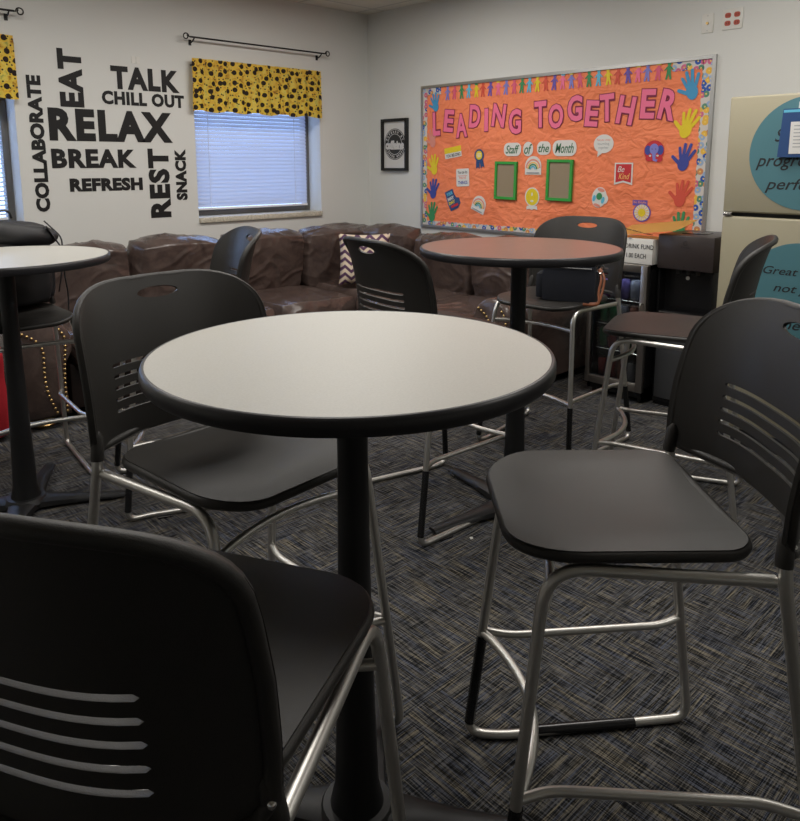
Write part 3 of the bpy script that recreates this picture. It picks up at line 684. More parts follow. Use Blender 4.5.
for s, c_, dz in (('YOUR', 'skyblue', 0.052), ('MAY', 'white', 0.012), ('DAY', 'yellow', -0.022)): link('lettering', text_bm(s, 0.07, 0.026, 0.0006, board_m(0, 0, 0, R(22)) @ T(-0.008, dz, 0.0011), 0.05), c_, t, False)
bmx = newbm(); prism(bmx, rect(-0.03, 0.05, -0.065, -0.045), 0.0011, 0.0017, board_m(0, 0, 0, R(22))); link('patch', bmx, 'red', t, False)
for y, z, rot, lab, s in ((-1.329, 1.118, -20, 'rainbow sticker tilted to the right, left of the first green frame', 0.95), (-1.839, 1.416, 0, 'upright rainbow sticker between the two green frames', 1.0)):
    sticker('rainbow_sticker', lab, 'sticker', y, z, rot, [('card', 'white', [[(0.072 * s, -0.062), (0.072 * s, 0.0)] + [(0.072 * s * math.cos(PI * k / 12), 0.072 * s * math.sin(PI * k / 12)) for k in range(1, 12)] + [(-0.072 * s, 0.0), (-0.072 * s, -0.062)]]),
        ('outer_band', 'coral', [arch(0.054 * s, 0.064 * s, y=-0.03)] and [[(x, yy - 0.015) for x, yy in arch(0.054 * s, 0.066 * s)]]), ('yellow_band', 'flyer', [[(x, yy - 0.02) for x, yy in arch(0.041 * s, 0.051 * s)]]), ('green_band', 'green', [[(x, yy - 0.022) for x, yy in arch(0.029 * s, 0.038 * s)]]), ('blue_band', 'skyblue', [[(x, yy - 0.024) for x, yy in arch(0.016 * s, 0.026 * s)]]),
        ('caption', 'grey', [rect(-0.055 * s, 0.055 * s, -0.052, -0.044)])])
sticker('bulb_sticker', 'yellow round smiling bulb sticker with white base between frames', 'sticker', -1.837, 1.177, 0, [('card', 'white', [ell(0, 0.015, 0.065, 0.07), [(-0.045, -0.05), (-0.05, -0.078), (-0.02, -0.072), (0.0, -0.08), (0.02, -0.072), (0.05, -0.078), (0.045, -0.05)]]), ('bulb', 'yellow', [ell(0, 0.015, 0.056, 0.061)]), ('face', 'white', [ell(0, 0.035, 0.006, 0.014, 10), ell(0, -0.015, 0.014, 0.008, 10)])])
t = sticker('speech_bubble', 'white speech bubble card right of the word Month', 'sticker', -2.411, 1.553, 0, [('bubble', 'white', [ell(0, 0.01, 0.075, 0.062), [(-0.04, -0.03), (-0.045, -0.078), (0.0, -0.045)]])])
for k, (s, c_) in enumerate((('Never stop', 'coral'), ('learning', 'grey'), ('together', 'grey'))): link('lettering', text_bm(s, 0.1 - 0.012 * k, 0.02, 0.0006, L0 @ T(0, 0.035 - 0.026 * k, 0.001), 0.0), c_, t, False)
sticker('elephant_sticker', 'round crimson sticker with pale blue elephant face', 'sticker', -2.775, 1.511, 0, [('disc', 'red', [ell(0, 0.0, 0.068, 0.066, 26), ell(-0.035, -0.045, 0.022, 0.02, 12), ell(0.035, -0.05, 0.025, 0.02, 12)]), ('ears', 'navy', [ell(-0.042, 0.005, 0.022, 0.030), ell(0.042, 0.005, 0.022, 0.030)]), ('head', 'lilac', [ell(0, 0.012, 0.030, 0.034), [(-0.014, -0.01), (0.014, -0.01), (0.012, -0.05), (0.028, -0.055), (0.02, -0.068), (-0.004, -0.06)]]), ('tusk', 'white', [ell(-0.024, -0.03, 0.008, 0.006, 8), ell(0.026, -0.03, 0.008, 0.006, 8)]), ('eye', 'ink', [ell(-0.012, 0.012, 0.003, 0.003, 8), ell(0.012, 0.012, 0.003, 0.003, 8)])])
t = sticker('pennant_sticker', 'red pennant reading Be Kind with white edge', 'sticker', -2.568, 1.368, 0, [('edge', 'white', [[(-0.066, 0.07), (-0.066, -0.075), (0, -0.058), (0.066, -0.075), (0.066, 0.07)]]), ('field', 'red', [[(-0.056, 0.061), (-0.056, -0.060), (0, -0.046), (0.056, -0.060), (0.056, 0.061)]])])
link('lettering', text_bm('Be', 0.05, 0.038, 0.0006, L0 @ T(-0.018, 0.028, 0.0021), 0.0, shear=0.3), 'white', t, False)
link('lettering', text_bm('Kind', 0.08, 0.038, 0.0006, L0 @ T(0.006, -0.018, 0.0021), 0.0, shear=0.3), 'flyer', t, False)
sticker('flower_sticker', 'pale pink blossom sticker with green centre, tilted', 'sticker', -2.394, 1.206, -15, [('petals', 'white', [ell(0.036 * math.cos(a), 0.044 * math.sin(a), 0.034, 0.036, 14) for a in [2 * PI * k / 6 for k in range(6)]][:1] + [ell(0, 0.0, 0.055, 0.07)]), ('inner_petals', 'coral', [ell(0, 0.052, 0.028, 0.012), ell(0, -0.055, 0.028, 0.01)]), ('leaves', 'skyblue', [ell(-0.034, -0.015, 0.012, 0.022), ell(0.034, -0.01, 0.012, 0.024)]), ('centre', 'green', [ell(0, 0.008, 0.022, 0.024)])])
sun_rays = [[(0.026 * math.cos(a - 0.09), 0.026 * math.sin(a - 0.09) - 0.01), (0.052 * math.cos(a - 0.06), 0.052 * math.sin(a - 0.06) - 0.01), (0.052 * math.cos(a + 0.06), 0.052 * math.sin(a + 0.06) - 0.01), (0.026 * math.cos(a + 0.09), 0.026 * math.sin(a + 0.09) - 0.01)] for a in [2 * PI * k / 16 for k in range(16)]]
t = sticker('sun_sticker', 'purple sticker with a rayed yellow sun above the yellow flyer', 'sticker', -2.713, 1.128, 0, [('disc', 'purple', [ell(0, -0.01, 0.062, 0.06, 26), rect(-0.068, 0.035, 0.035, 0.07)]), ('field', 'white', [ell(0, -0.01, 0.053, 0.052, 26)]), ('rays', 'flyer', sun_rays), ('centre', 'yellow', [ell(0, -0.01, 0.026, 0.026)])])
link('lettering', text_bm('Be Bright', 0.09, 0.018, 0.0006, L0 @ T(-0.016, 0.054, 0.0011), 0.02), 'coral', t, False)

# ------------------------------------------------------------------ sofa (sectional, one thing)
def wrinkle(seed, amp=0.012, fr=4.2):
    def f(p, c):
        q = Vector((p.x * fr + seed, p.y * fr, p.z * fr * 1.3))
        q += Vector((noise.noise(q * 0.7), noise.noise(q * 0.7 + Vector((9, 2, 4))), noise.noise(q * 0.7 + Vector((3, 8, 1))))) * 1.3
        a = max(0.0, 1 - abs(noise.noise(q)) * 2.6) ** 2; b = max(0.0, 1 - abs(noise.noise(q * 1.9 + Vector((5, seed, 1)))) * 2.6) ** 2
        return amp * (1.5 * noise.noise(q * 0.45 + Vector((seed, 0, 0))) + 0.55 * a + 0.20 * b) - amp * 0.3
    return f
sofa = thing('sectional_sofa', 'brown leather corner sofa with nail-head trimmed arms below the windows', 'sofa', (0, 0, 0))
def cushion(name, size, loc, rz=0.0, tilt=0.0, k=0.45, seed=0.0, amp=0.016, n=52, mt='leather'):
    bm = newbm(); grid_box(bm, size, k, n, wrinkle(seed, amp), T(*loc) @ RZ(rz) @ Matrix.Rotation(tilt, 4, 'X'))
    return link(name, bm, mt, sofa, ang=180)
SX0 = -3.05; SY1 = -2.14
bm = newbm(); box(bm, SX0, -0.06, -0.94, -0.07, 0.06, 0.33, 0.02); box(bm, -0.94, -0.06, SY1, -0.94, 0.06, 0.33, 0.02); link('base', bm, 'leather_dark', sofa)
bm = newbm(); box(bm, SX0 - 0.05, -0.05, -0.22, -0.05, 0.1, 0.86, 0.05, seg=3); box(bm, -0.22, -0.05, SY1, -0.2, 0.1, 0.86, 0.05, seg=3); link('back_frame', bm, 'leather', sofa)
seams = [-3.04, -2.42, -1.72, -1.02]
for i in range(3):
    a, b = seams[i], seams[i + 1]
    cushion('back_cushion', (b - a + 0.03, 0.30, 0.56), ((a + b) / 2, -0.31, 0.675), 0, R(8), 0.5, 3.1 * i + 1)
    cushion('seat_cushion', (b - a + 0.01, 0.88, 0.22), ((a + b) / 2, -0.66, 0.39), 0, 0, 0.32, 2.2 * i + 7, 0.012)
cushion('back_cushion', (0.78, 0.32, 0.56), (-0.66, -0.35, 0.675), R(-10), R(8), 0.5, 12.5)
cushion('back_cushion', (0.66, 0.32, 0.56), (-0.34, -0.62, 0.665), R(-78), R(8), 0.5, 15.5)
cushion('seat_cushion', (0.92, 0.92, 0.22), (-0.50, -0.58, 0.39), 0, 0, 0.3, 17.1, 0.012)
seamy = [-1.02, -1.60, SY1]
for i in range(2):
    a, b = seamy[i], seamy[i + 1]
    cushion('back_cushion', (a - b + 0.03, 0.30, 0.54), (-0.31, (a + b) / 2, 0.655), -PI / 2, R(8), 0.5, 21.1 + 3 * i)
    cushion('seat_cushion', (a - b + 0.01, 0.88, 0.22), (-0.66, (a + b) / 2, 0.39), -PI / 2, 0, 0.32, 27.7 + i, 0.012)
def arm(ox, oy, rz):
    """rolled arm: length along local -y (front), width along x, nail-head trimmed front"""
    m = T(ox, oy, 0) @ RZ(rz); W2 = 0.15; Ht = 0.62; L = 0.92
    prof = []
    for k in range(13): a = PI * k / 12; prof.append((0.155 * math.cos(a), Ht - 0.145 + 0.145 * math.sin(a)))
    prof += [(-0.155, 0.43), (-0.12, 0.36), (-0.11, 0.25), (-0.12, 0.12), (-0.13, 0.06), (0.13, 0.06), (0.12, 0.12), (0.11, 0.25), (0.12, 0.36), (0.155, 0.43)]
    bm = newbm(); rings = []
    for j, (yy, sc) in enumerate(((0.0, 0.93), (-0.02, 1.0), (-0.3, 1.0), (-0.6, 1.0), (-L + 0.03, 1.0), (-L + 0.01, 0.97), (-L, 0.9))):
        rings.append([bm.verts.new(m @ Vector((x * sc, yy, 0.34 + (z - 0.34) * sc))) for x, z in prof])
    for a, b in zip(rings, rings[1:]):
        for k in range(len(prof)): bm.faces.new((a[k], a[(k + 1) % len(prof)], b[(k + 1) % len(prof)], b[k]))
    bm.faces.new(rings[0]); bm.faces.new(rings[-1][::-1])
    ar = link('arm', bm, 'leather', sofa, ang=60)
    bm = newbm()
    for s in (-1, 1):
        pts = [(0.085, Ht - 0.07), (0.118, 0.50), (0.104, 0.36), (0.098, 0.25), (0.100, 0.09)] if s > 0 else [(-0.10, Ht - 0.07), (-0.035, Ht - 0.11), (0.0, 0.45), (-0.005, 0.33), (0.0, 0.22), (0.045, 0.09)]
        cur = fillet([(x, 0, z) for x, z in pts], 0.05, 4)
        ln = 0; acc = []; tot = sum((cur[i + 1] - cur[i]).length for i in range(len(cur) - 1)); nn = int(tot / 0.026)
        for q in range(nn + 1):
            d = tot * q / nn; i = 0
            while i < len(cur) - 2 and d > (cur[i + 1] - cur[i]).length: d -= (cur[i + 1] - cur[i]).length; i += 1
            p = cur[i] + (cur[i + 1] - cur[i]).normalized() * d
            c = m @ Vector((p.x, -L - 0.001, p.z))
            bmesh.ops.create_uvsphere(bm, u_segments=8, v_segments=5, radius=0.0085, matrix=T(*c))
    link('nail_head_trim', bm, 'brass', ar)['kind'] = 'stuff'
    bm = newbm(); lathe(bm, [(0.0, 0.0), (0.055, 0.0), (0.075, 0.02), (0.06, 0.045), (0.05, 0.062), (0, 0.062)], 20, tuple(m @ Vector((0, -L + 0.1, 0)))); link('foot', bm, 'brass', ar)
arm(-3.20, -0.09, 0.0)
arm(-0.09, -2.29, -PI / 2)

# chevron pillow
pl = thing('throw_pillow', 'cream and plum chevron throw pillow in the sofa corner', 'pillow', (-0.785, -0.845, 0.712), R(-40))
bm = newbm()
def pdisp(p, c): return -0.0
g1 = {}
NP = 22; half = 0.20
for s in (1, -1):
    for i in range(NP + 1):
        for j in range(NP + 1):
            u = 2 * i / NP - 1; v = 2 * j / NP - 1
            th = 0.075 * max(0.0, (1 - u ** 4)) ** 0.6 * max(0.0, (1 - v ** 4)) ** 0.6
            x = u * half * (1 - 0.07 * (1 - v * v)) ; z = v * half * (1 - 0.07 * (1 - u * u))
            if (i in (0, NP) or j in (0, NP)) and s == -1: g1[(s, i, j)] = g1[(1, i, j)]; continue
            g1[(s, i, j)] = bm.verts.new(Matrix.Rotation(R(-16), 4, 'X') @ Vector((x, -s * th, z)))
    for i in range(NP):
        for j in range(NP):
            try: bm.faces.new([g1[(s, a, b)] for a, b in ((i, j), (i + 1, j), (i + 1, j + 1), (i, j + 1))])
            except ValueError: pass
link('cover', bm, 'chevron', pl, ang=70)

# ------------------------------------------------------------------ bar stools
ZT = 0.745
def stool_proto(label):
    t = thing('bar_stool', label, 'stool', group='black bistro stools')
    wf, yf, wr, yr, wt, yt, wq, yq, zj, zu = 0.262, 0.260, 0.305, -0.316, 0.215, 0.183, 0.257, -0.209, 0.309, 0.655
    rt = 0.0112
    def onf(s, z): k = z / ZT; return Vector((s * (wf + (wt - wf) * k), yf + (yt - yf) * k, z))
    def onr(s, z): k = z / ZT; return Vector((s * (wr + (wq - wr) * k), yr + (yq - yr) * k, z))
    # seat: moulded pan
    out = rrect(-0.224, 0.224, -0.182, 0.228, [0.11, 0.11, 0.055, 0.055], 8)
    out = [(x, y + (0.012 * (1 - (x / 0.224) ** 2) if y > 0.1 else 0)) for x, y in out]
    def smap(x, y):
        z = 0.772 - 0.010 * max(0, 1 - (x / 0.17) ** 2) * max(0, 1 - ((y + 0.02) / 0.19) ** 2)
        if y > 0.12: z -= 0.9 * (y - 0.12) ** 2
        if y < -0.12: z += 0.8 * (y + 0.12) ** 2
        return (x, y, z)
    bm = newbm(); sheet(bm, out, [], 0.03, smap, 0.012)
    tube(bm, [Vector(smap(x * 0.985, y * 0.985 + 0.0004)) - Vector((0, 0, 0.006)) for x, y in out], 0.0115, 8, closed=True)
    box(bm, -0.20, 0.20, -0.15, 0.17, 0.752, 0.763)
    link('seat', bm, 'black', t, ang=60)
    # backrest: curved shell with handle hole and five slots
    hw = 0.262
    o = [(0.225, 0.772), (0.247, 0.778), (0.260, 0.795)]
    o = [(0.10, 0.772)] + o + [(hw, 0.86), (hw + 0.001, 0.94), (hw, 1.02)]
    for k in range(1, 12):
        a = PI / 2 * k / 12; o.append((hw * math.cos(a) ** 0.5, 1.02 + 0.129 * math.sin(a) ** 0.75))
    o += [(0.0, 1.149)]
    outl = o + [(-x, z) for x, z in reversed(o[:-1])] + [(0.0, 0.772)]
    def bmap(x, z):
        k = max(0.0, (z - 0.77) / 0.40)
        wing = 0.105 * (abs(x) / hw) ** 3.2 * (1 - 0.2 * k)
        return (x, -0.302 + wing + 0.018 * k - 0.085 * k ** 2.0, z - 0.0)
    holes = [ell(0, 1.108, 0.058, 0.014, 18)]
    for k in range(5):
        zc = 0.842 + 0.0275 * k; holes.append([(-0.162, zc - 0.0045), (0.162, zc - 0.0045), (0.167, zc), (0.162, zc + 0.0045), (-0.162, zc + 0.0045), (-0.167, zc)])
    bm = newbm(); sheet(bm, outl, holes, 0.026, lambda x, z: bmap(x, z), 0.008)
    rim = [Vector(bmap(x * 0.985, z - (0.004 if z > 1.0 else (-0.004 if z < 0.8 else 0)))) - Vector((0, 0.0068, 0)) for x, z in outl]
    tube(bm, rim, 0.0100, 10, closed=True)
    for s in (-1, 1):   # sockets that take the uprights
        p0 = onr(s, 0.765); p1 = Vector((s * 0.248, -0.212, 0.832))
        tube(bm, [p0 + Vector((0, 0.0, 0)), p0.lerp(p1, 0.15), p0.lerp(p1, 0.8), p1], [0.0145, 0.0148, 0.0135, 0.005], 12)
    br = link('backrest', bm, 'black', t, ang=50)
    for s in (-1, 1):
        bm = newbm(); c = onr(s, 0.80); 
        bmesh.ops.create_uvsphere(bm, u_segments=10, v_segments=6, radius=0.006, matrix=T(c.x + s * 0.005, c.y - 0.018, c.z)); link('screw', bm, 'chrome_bright', br)
    # sled side frames
    for s in (-1, 1):
        a0 = Vector((s * 0.249, -0.212, 0.815)); rq = onr(s, ZT); rf = Vector((s * wr, yr, 0.0115)); ff = Vector((s * wf, yf, 0.0115)); ft = Vector((s * wt, yt, ZT))
        kin = [rf.lerp(ff, 0.10) + Vector((0, 0, 0)), rf.lerp(ff, 0.86), rf.lerp(ff, 0.92) + Vector((-s * 0.012, 0, 0.004))]
        path = fillet([a0, rq, rf, rf.lerp(ff, 0.85) + Vector((-s * 0.018, 0, 0)), ff, ft, Vector((s * (wq - 0.010), yq + 0.010, ZT - 0.012))], [0, 0.03, 0.045, 0.04, 0.045, 0.075, 0], 7)
        bm = newbm(); tube(bm, path, rt, 12); sf = link('side_frame', bm, 'chrome', t, ang=80)
        for yy in (0.22, 0.75):
            bm = newbm(); c = rf.lerp(ff, yy); box(bm, c.x - 0.014, c.x + 0.014, c.y - 0.03, c.y + 0.03, 0.0, 0.006)
            link('glide', bm, 'sleeve', sf)
        A = onf(s, zj); B = onr(s, zj); inn = Vector((-s * 0.026, 0, 0))
        bm = newbm(); tube(bm, fillet([A, A.lerp(B, 0.13) + inn, A.lerp(B, 0.87) + inn, B], 0.03, 5), 0.0095, 10); link('stretcher', bm, 'chrome', t, ang=80)
    def bar(z, bow, name, r_):
        A = onf(1, z); B = onf(-1, z); pts = []
        for k in range(17): q = k / 16; p = A.lerp(B, q); p.y -= bow * math.sin(PI * q) ** 0.9; pts.append(p)
        bm = newbm(); tube(bm, pts, r_, 10); link(name, bm, 'chrome', t, ang=80)
    bar(zj - 0.004, 0.07, 'footrest', 0.0105); bar(zu, 0.055, 'crossbar', 0.0095)
    return t, onf, onr
proto, onf, onr = stool_proto('')
def sleeves(t, which):
    for k in which:
        f = onf if k[0] == 'F' else onr; s = 1 if k[1] == 'R' else -1
        bm = newbm(); a = f(s, 0.045); b = f(s, 0.295); tube(bm, [a, b], 0.0132, 12); link('leg_sleeve', bm, 'sleeve', t)
STOOLS = [((-3.164, -4.388), -47.4, 'black stool in the right foreground with its seat towards the pale front table', ['FR', 'FL']),
          ((-3.571, -3.654), 174.5, 'black stool behind the left side of the pale front table', []),
          ((-4.011, -4.214), 62.3, 'black stool in the lower left corner seen from behind', []),
          ((-1.368, -2.980), 264.9, 'black stool with the dark camera bag on its seat', ['FR', 'FL', 'RL']),
          ((-1.591, -3.712), -20.2, 'black stool between the brown table and the almond fridge', []),
          ((-2.262, -3.033), 98.5, 'black stool with its back to us in front of the chevron pillow', ['FR', 'FL', 'RR']),
          ((-3.005, -2.160), -72.0, 'black stool whose back catches blue window light before the sofa', ['FR', 'FL', 'RR']),
          ((-3.510, -1.600), 180.0, 'black stool under the black backpack at the left picture edge', [])]
objs = []
bmr = None
for i, ((x, y), az, lab, sl) in enumerate(STOOLS):
    o = proto if i == 0 else dup(proto, (x, y, 0), 0, lab)
    objs.append(o)
for o, ((x, y), az, lab, sl) in zip(objs, STOOLS):
    o.location = (x, y, 0); o.rotation_euler = (0, 0, -R(az)); o['label'] = lab; sleeves(o, sl)

bm = newbm(); _a = Vector((0.303, -0.316, 0.0135)); _b = Vector((0.262, 0.26, 0.0135))
tube(bm, [_a.lerp(_b, 0.25) + Vector((-0.006, 0, 0)), _a.lerp(_b, 0.72) + Vector((-0.012, 0, 0))], 0.0132, 12); link('runner_sleeve', bm, 'sleeve', objs[0])
# ------------------------------------------------------------------ round bar tables
RT = 0.394
def table(name_lab, x, y, az, top_mat, armlen=0.36, H=1.07):
    t = thing('bar_table', name_lab, 'table', (x, y, 0), group='round bar-height tables')
    bm = newbm(); lathe(bm, [(0, H - 0.026), (RT - 0.01, H - 0.026), (RT - 0.006, H - 0.010), (RT - 0.006, H), (0, H)], 96); tp = link('tabletop', bm, top_mat, t, ang=30)
    bm = newbm(); lathe(bm, [(RT - 0.012, H - 0.030), (RT - 0.002, H - 0.031), (RT + 0.003, H - 0.024), (RT + 0.003, H - 0.008), (RT, H - 0.001), (RT - 0.004, H + 0.0008), (RT - 0.008, H - 0.0005), (RT - 0.012, H - 0.030)], 96); link('edge_band', bm, 'rim', t, ang=50)
    bm = newbm(); lathe(bm, [(0, 0.03), (0.062, 0.03), (0.060, 0.045), (0.048, 0.10), (0.041, 0.30), (0.034, 0.60), (0.031, 0.85), (0.032, H - 0.04), (0.0, H - 0.04)], 32); link('column', bm, 'column', t)
    bm = newbm(); lathe(bm, [(0, H - 0.040), (0.11, H - 0.040), (0.11, H - 0.031), (0, H - 0.031)], 24)
    for k in range(2): box(bm, -0.27, 0.27, -0.02, 0.02, H - 0.045, H - 0.0315, 0.003, RZ(R(45 + 90 * k)))
    link('top_plate', bm, 'column', t)
    bm = newbm(); lathe(bm, [(0, 0.008), (0.085, 0.010), (0.088, 0.03), (0.075, 0.05), (0, 0.055)], 28); hb = link('hub', bm, 'column', t)
    for k in range(4):
        a = R(az + 90 * k); m = RZ(-a); bm = newbm(); rings = []
        for j in range(9):
            q = j / 8; yy = 0.03 + (armlen - 0.03) * q; hw_ = 0.038 - 0.012 * q + (0.03 * (1 - q) ** 3); ht = 0.046 - 0.020 * q
            rings.append([bm.verts.new(m @ Vector(p)) for p in ((-hw_, yy, 0.014), (-hw_ * 0.9, yy, ht * 0.8), (-hw_ * 0.5, yy, ht), (hw_ * 0.5, yy, ht), (hw_ * 0.9, yy, ht * 0.8), (hw_, yy, 0.014))])
        for a_, b_ in zip(rings, rings[1:]):
            for i in range(6): bm.faces.new((a_[i], a_[(i + 1) % 6], b_[(i + 1) % 6], b_[i]))
        bm.faces.new(rings[0]); bm.faces.new(rings[-1][::-1])
        ft = link('foot', bm, 'column', t, ang=50)
        bm = newbm(); p = m @ Vector((0, armlen - 0.035, 0)); lathe(bm, [(0, 0), (0.024, 0), (0.026, 0.006), (0.02, 0.010), (0.008, 0.012), (0.008, 0.02), (0, 0.02)], 16, tuple(p)); link('leveling_pad', bm, 'chrome_bright', ft)
    return t
table('pale round bar table in the foreground with thick black edge', -3.535, -4.011, 50, 'tabletop')
table('round bar table with brown wood-look top near the bulletin board', -2.095, -3.320, 10, 'browntop', 0.42, 1.107)
table('pale round bar table cut off by the left picture edge', -3.581, -1.890, 31, 'tabletop', 0.40)

# ------------------------------------------------------------------ camera bag on the far stool
CBS = 1.12
cb = thing('camera_bag', 'dark navy camera bag with orange-tan strap on a stool seat', 'bag', (-1.390, -3.105, 0.766), R(112))
# local: x = length, -y... front face looks to the camera side
def rbox(w_, d_, h_, k=0.16, n=12, dx=0, dy=0, dz=0, disp=None):
    bm = newbm(); grid_box(bm, (w_, d_, h_), k, n, disp, T(dx, dy, dz + h_ / 2)); return bm
link('body', rbox(0.235, 0.15, 0.150, 0.14, 14, dz=0.006), 'navycloth', cb, ang=60)
link('lid', rbox(0.245, 0.16, 0.030, 0.25, 12, dz=0.142), 'blackcloth', cb, ang=60)
link('side_pocket', rbox(0.04, 0.12, 0.10, 0.3, 10, dx=0.125, dz=0.01), 'navycloth', cb, ang=60)
bm = newbm(); tube(bm, [(-0.10, 0.082, 0.135), (0.10, 0.082, 0.135)], 0.003, 6); tube(bm, [(-0.118, 0.0, 0.13), (-0.118, 0.0, 0.02)], 0.0025, 6); link('zip', bm, 'sleeve', cb)
def ribbon(pts, wd, th): 
    bm = newbm(); tube(bm, fillet(pts, 0.03, 5), wd, 8, flat=th); return bm

link('strap', ribbon([(-0.12, 0.03, 0.13), (-0.137, 0.05, 0.10), (-0.127, 0.07, 0.05), (-0.137, 0.085, 0.008), (-0.10, 0.10, 0.006), (-0.07, 0.095, 0.006)], 0.0055, 0.5), 'orangestrap', cb)
link('strap', ribbon([(-0.12, 0.0, 0.13), (-0.145, 0.02, 0.10), (-0.140, 0.05, 0.045), (-0.132, 0.07, 0.009), (-0.095, 0.085, 0.008)], 0.0055, 0.5), 'orangestrap', cb)
bm = newbm(); tube(bm, [Vector((-0.128 - 0.016 * math.sin(a), 0.045, 0.135 + 0.018 * math.cos(a))) for a in [2 * PI * k / 14 for k in range(14)]], 0.003, 6, closed=True); link('ring', bm, 'chrome_bright', cb)
for ch in cb.children: ch.data.transform(Matrix.Diagonal((CBS, 1.15, 1.3, 1)))

# ------------------------------------------------------------------ backpack and red jacket at the left
bp = thing('backpack', 'black backpack slumped on a stool behind the left table', 'backpack', (-3.45, -1.455, 0.768), R(4))
def bpd(p, c): return 0.012 * noise.noise(p * 6 + Vector((2, 4, 1))) + 0.006 * noise.noise(p * 14)
bm = newbm(); grid_box(bm, (0.42, 0.17, 0.40), 0.5, 20, bpd, T(0.0, 0.04, 0.21) @ Matrix.Rotation(R(-8), 4, 'X')); link('body', bm, 'blackcloth', bp, ang=180)
bm = newbm(); grid_box(bm, (0.33, 0.10, 0.24), 0.5, 16, bpd, T(0.0, -0.05, 0.14)); link('front_pocket', bm, 'blackcloth', bp, ang=180)
bm = newbm(); grid_box(bm, (0.43, 0.20, 0.12), 0.8, 16, bpd, T(0.03, 0.05, 0.345) @ Matrix.Rotation(R(6), 4, 'Y')); link('top_flap', bm, 'blackcloth', bp, ang=180)
link('strap', ribbon([(0.17, -0.02, 0.38), (0.235, -0.04, 0.26), (0.225, -0.05, 0.16), (0.245, -0.03, 0.05), (0.24, -0.03, -0.03)], 0.012, 0.3), 'blackcloth', bp)
link('strap', ribbon([(0.19, 0.05, 0.40), (0.255, 0.02, 0.32), (0.245, 0.0, 0.2), (0.215, 0.0, 0.06)], 0.012, 0.3), 'blackcloth', bp)
link('grab_handle', ribbon([(-0.04, 0.06, 0.42), (-0.03, 0.06, 0.455), (0.04, 0.06, 0.455), (0.05, 0.06, 0.42)], 0.008, 0.6), 'blackcloth', bp)
rc = thing('red_tote', 'bright red cloth bag at the left picture edge', 'bag', (-3.545, -0.95, 0.0))
bm = newbm(); grid_box(bm, (0.32, 0.18, 0.52), 0.35, 16, lambda p, c: 0.012 * noise.noise(p * 7), T(0, 0, 0.262)); link('body', bm, 'redcloth', rc, ang=180)
link('handle', ribbon([(-0.08, 0.0, 0.50), (-0.06, 0.0, 0.62), (0.06, 0.0, 0.62), (0.08, 0.0, 0.50)], 0.012, 0.3), 'redcloth', rc)

# ------------------------------------------------------------------ beverage cooler
CY0, CY1 = -2.640, -3.030; CXF = -0.50; CH = 0.845
bc = thing('beverage_cooler', 'glass-door beverage cooler with steel trim and lit cans', 'cooler', (-0.27, (CY0 + CY1) / 2, 0))
hwc = (CY0 - CY1) / 2
bm = newbm()
for q in ((-0.19, 0.23, -hwc, -hwc + 0.02, 0.03, CH), (-0.19, 0.23, hwc - 0.02, hwc, 0.03, CH), (-0.19, 0.23, -hwc, hwc, CH - 0.025, CH), (-0.19, 0.23, -hwc, hwc, 0.03, 0.10), (0.21, 0.23, -hwc, hwc, 0.03, CH)): box(bm, *q)
for sx in (-0.17, 0.2):
    for sy in (-1, 1): lathe(bm, [(0, 0), (0.014, 0), (0.014, 0.03), (0, 0.03)], 12, (sx, sy * (hwc - 0.04), 0))
link('cabinet', bm, 'applblack', bc, False)
dr = newbm(); xd0, xd1 = -0.228, -0.193
for q in ((-hwc, -hwc + 0.042, 0.075, CH), (hwc - 0.030, hwc, 0.075, CH), (-hwc + 0.042, hwc - 0.030, CH - 0.045, CH), (-hwc + 0.042, hwc - 0.030, 0.075, 0.125)): box(dr, xd0, xd1, q[0], q[1], q[2], q[3], 0.003)
door = link('door', dr, 'steel', bc)
bm = newbm(); box(bm, xd0 + 0.012, xd0 + 0.018, -hwc + 0.042, hwc - 0.030, 0.125, CH - 0.045); link('pane', bm, 'cglass', door, False)
bm = newbm(); tube(bm, fillet([(-0.228, -hwc + 0.02, 0.62), (-0.255, -hwc + 0.02, 0.62), (-0.255, -hwc + 0.02, 0.46), (-0.228, -hwc + 0.02, 0.46)], 0.01), 0.006, 8); link('handle', bm, 'steel', door)
shz = [0.11, 0.29, 0.45, 0.61]
for z in shz[1:]:
    bm = newbm()
    for k in range(13): yy = -hwc + 0.03 + (2 * hwc - 0.06) * k / 12; tube(bm, [(-0.16, yy, z), (0.19, yy, z)], 0.002, 5)
    tube(bm, [(-0.16, -hwc + 0.025, z), (-0.16, hwc - 0.025, z)], 0.003, 6); tube(bm, [(0.18, -hwc + 0.025, z), (0.18, hwc - 0.025, z)], 0.003, 6); link('shelf', bm, 'chrome_bright', bc)
bm = newbm(); box(bm, -0.17, -0.15, -hwc + 0.05, hwc - 0.05, CH - 0.034, CH - 0.026); link('light_strip', bm, 'led', bc, False)
l = bpy.data.lights.new('cooler_light', 'AREA'); l.shape = 'RECTANGLE'; l.size = 0.02; l.size_y = 0.3; l.energy = 0.6; l.color = (0.65, 0.78, 1.0)
lo = bpy.data.objects.new('cooler_light', l); col.objects.link(lo); lo.parent = bc; lo.location = (-0.165, 0, CH - 0.04); lo.rotation_euler = (0, R(-20), 0)
def can_bm():
    bm = newbm(); lathe(bm, [(0, 0.004), (0.022, 0.0), (0.026, 0.003), (0.032, 0.012), (0.032, 0.108), (0.027, 0.118), (0.0265, 0.121), (0.0245, 0.121), (0.024, 0.117), (0, 0.117)], 20); return bm
kinds = {}
